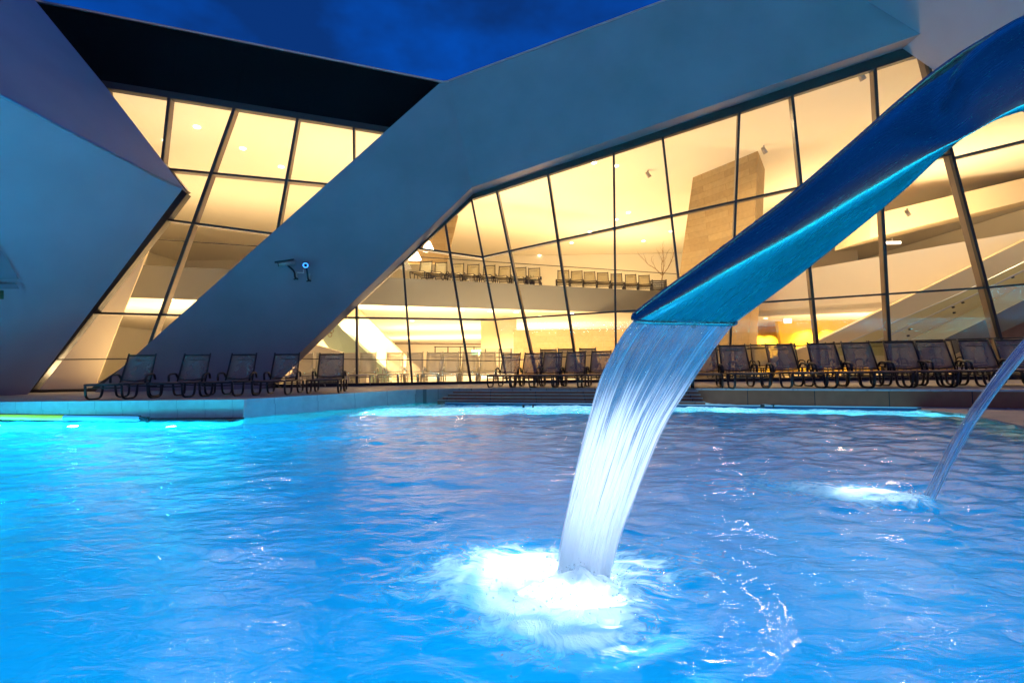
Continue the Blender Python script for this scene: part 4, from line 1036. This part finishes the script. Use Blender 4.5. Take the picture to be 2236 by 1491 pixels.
LE = [(1388, 694), (1352, 742), (1312, 822), (1287, 905), (1262, 1000), (1240, 1085), (1222, 1160), (1205, 1250)]
RE = [(1600, 710), (1556, 768), (1502, 850), (1452, 930), (1418, 1010), (1388, 1090), (1364, 1165), (1346, 1250)]
n_ = len(LE)
dep = [1.86 + (I1.y - 1.86) * (i / (n_ - 1)) ** .9 for i in range(n_)]
Lp = [at_y(p[0], p[1], d) for p, d in zip(LE, dep)]; Rp = [at_y(p[0], p[1], d) for p, d in zip(RE, dep)]
Lp.append(Vector((Lp[-1].x - .01, Lp[-1].y + .03, -.08))); Rp.append(Vector((Rp[-1].x - .01, Rp[-1].y + .03, -.08)))
wf = empty('waterfall', (I1.x, I1.y, 0), 'wide curtain of water pouring from the blue chute into the pool', 'waterfall')
sheet('front_sheet', Lp, Rp, fallmat('falling_water_front', -.10, 1.25, 60), wf, .035)
sheet('back_sheet', [p + Vector((.008, .03, 0)) for p in Lp], [p + Vector((-.008, .03, 0)) for p in Rp], fallmat('falling_water_back', -.3, 1.0, 38, 4.3), wf, -.02)
# second jet
jt = empty('water_jet', (I2.x, I2.y, 0), 'thin arching water jet falling in from the right edge', 'water jet')
jc = [(2330, 660, .085), (2236, 762, .082), (2165, 850, .066), (2110, 930, .055), (2068, 1005, .040), (2035, 1075, .026), (2022, 1100, .02)]
jp = [at_y(x, y, I2.y) for x, y, w in jc]
jl = [p - Vector((w * .45, 0, -w * .32)) for p, (x, y, w) in zip(jp, jc)]; jr = [p + Vector((w * .45, 0, -w * .32)) for p, (x, y, w) in zip(jp, jc)]
sheet('front_sheet', jl, jr, fallmat('jet_water_front', .1, .5, 9, 2.0), jt, .05, 20)
sheet('back_sheet', jl, jr, fallmat('jet_water_back', -.2, .2, 7, 6.0), jt, -.05, 20)
bm = bmesh.new(); nz_ = jp[0] + Vector((.0, 0, .0)); tube(bm, catmull([nz_ - Vector((.03, 0, -.0)), nz_ + Vector((.18, 0, .04)), nz_ + Vector((.34, 0, -.08)), Vector((nz_.x + .38, nz_.y, -.2)), Vector((nz_.x + .38, nz_.y, -1.3))], 6), .075, 16)
tag(obj('jet_nozzle', bm, M['steel'], None, True), 'bent steel pipe feeding the thin jet beyond the right edge', 'pipe')
# fine trickle in the distance
a, b = at_y(1549, 800, 6.0), at_y(1551, 925, 6.0); a = at_y(1549, 805, 5.0); b = at_z(1551, 1010, 0); b = at_y(1551, 915, 5.0)
# ------------------------------------------------------------------ splash
def foammat():
    m = D.materials.new('white_water'); m.use_nodes = True; nt = m.node_tree; N = nt.nodes; L = nt.links
    for n in list(N): N.remove(n)
    out = N.new('ShaderNodeOutputMaterial')
    df = N.new('ShaderNodeBsdfDiffuse'); df.inputs['Color'].default_value = (.93, .96, 1, 1)
    tl = N.new('ShaderNodeBsdfTranslucent'); tl.inputs['Color'].default_value = (.93, .97, 1, 1)
    m2 = N.new('ShaderNodeMixShader'); m2.inputs[0].default_value = .6; L.new(df.outputs[0], m2.inputs[1]); L.new(tl.outputs[0], m2.inputs[2])
    t3 = N.new('ShaderNodeBsdfTransparent'); m3 = N.new('ShaderNodeMixShader'); m3.inputs[0].default_value = .45; L.new(m2.outputs[0], m3.inputs[1]); L.new(t3.outputs[0], m3.inputs[2]); L.new(m3.outputs[0], out.inputs[0]); return m
FM = foammat()
def spray(c, n, spread, hgt, seed, dirx=0.0):
    rnd = random.Random(seed); bm = bmesh.new()
    for i in range(n):
        a = rnd.uniform(0, 2 * math.pi); r = abs(rnd.gauss(0, 1)) * spread; x = c.x + math.cos(a) * r + dirx * r; y = c.y + math.sin(a) * r * .8 - .02
        z = abs(rnd.gauss(0, 1)) * hgt * math.exp(-r / spread * .6) + .008
        s = rnd.uniform(.0010, .0034) if i % 9 else rnd.uniform(.003, .0062)
        m = Matrix.Translation((x, y, z)) @ Matrix.Rotation(rnd.uniform(-.6, .6), 4, 'Y') @ Matrix.Diagonal((s * rnd.uniform(.8, 1.6), s, s * rnd.uniform(.8, 1.8), 1))
        bmesh.ops.create_icosphere(bm, subdivisions=1, radius=1, matrix=m)
    return bm
def mound(c, rx, ry, h, seed, tail):
    bm = bmesh.new(); n, mring = 72, 22; rings = []
    for j in range(mring + 1):
        k = j / mring; ring = []
        for i in range(n):
            a = 2 * math.pi * i / n; q = Vector((math.cos(a), math.sin(a), 0))
            rr = k * (1 + .28 * noise.noise(q * 2.3 + Vector((seed, 0, 0))) + .16 * noise.noise(q * 9 + Vector((0, seed, 0))))
            x = q.x * rr * rx - tail * max(0, -q.x) * rr; y = q.y * rr * ry
            z = h * (1 - k * k) ** 1.3 * (1 + .8 * noise.noise(Vector((x * 16, y * 16, seed)))) + .012 * noise.noise(Vector((x * 45, y * 45, seed))) * (1 - k) + .010 - .022 * k
            ring.append(bm.verts.new((c.x + x, c.y + y, z)))
        rings.append(ring)
    for j in range(mring):
        for i in range(n): bm.faces.new((rings[j][i], rings[j][(i + 1) % n], rings[j + 1][(i + 1) % n], rings[j + 1][i]))
    return bm
tag(obj('foam_mound', mound(I1 + Vector((-.01, -.06, 0)), .20, .15, .07, 3.0, .08), FM, None, True), 'churned white foam mound at the foot of the wide waterfall', 'foam', kind='stuff')
tag(obj('foam_mound', mound(I2 + Vector((-.06, 0, 0)), .14, .05, .03, 7.0, .2), FM, None, True), 'small white foam mound under the thin jet', 'foam', kind='stuff')
tag(obj('splash_spray', spray(I1 + Vector((-.02, -.03, 0)), 900, .20, .045, 1, -.15), FM, None, True), 'white spray where the wide waterfall hits the pool', 'spray', kind='stuff')
tag(obj('splash_spray', spray(I2 + Vector((-.1, -.02, 0)), 260, .12, .03, 2, -.5), FM, None, True), 'white spray where the thin jet hits the pool', 'spray', kind='stuff')
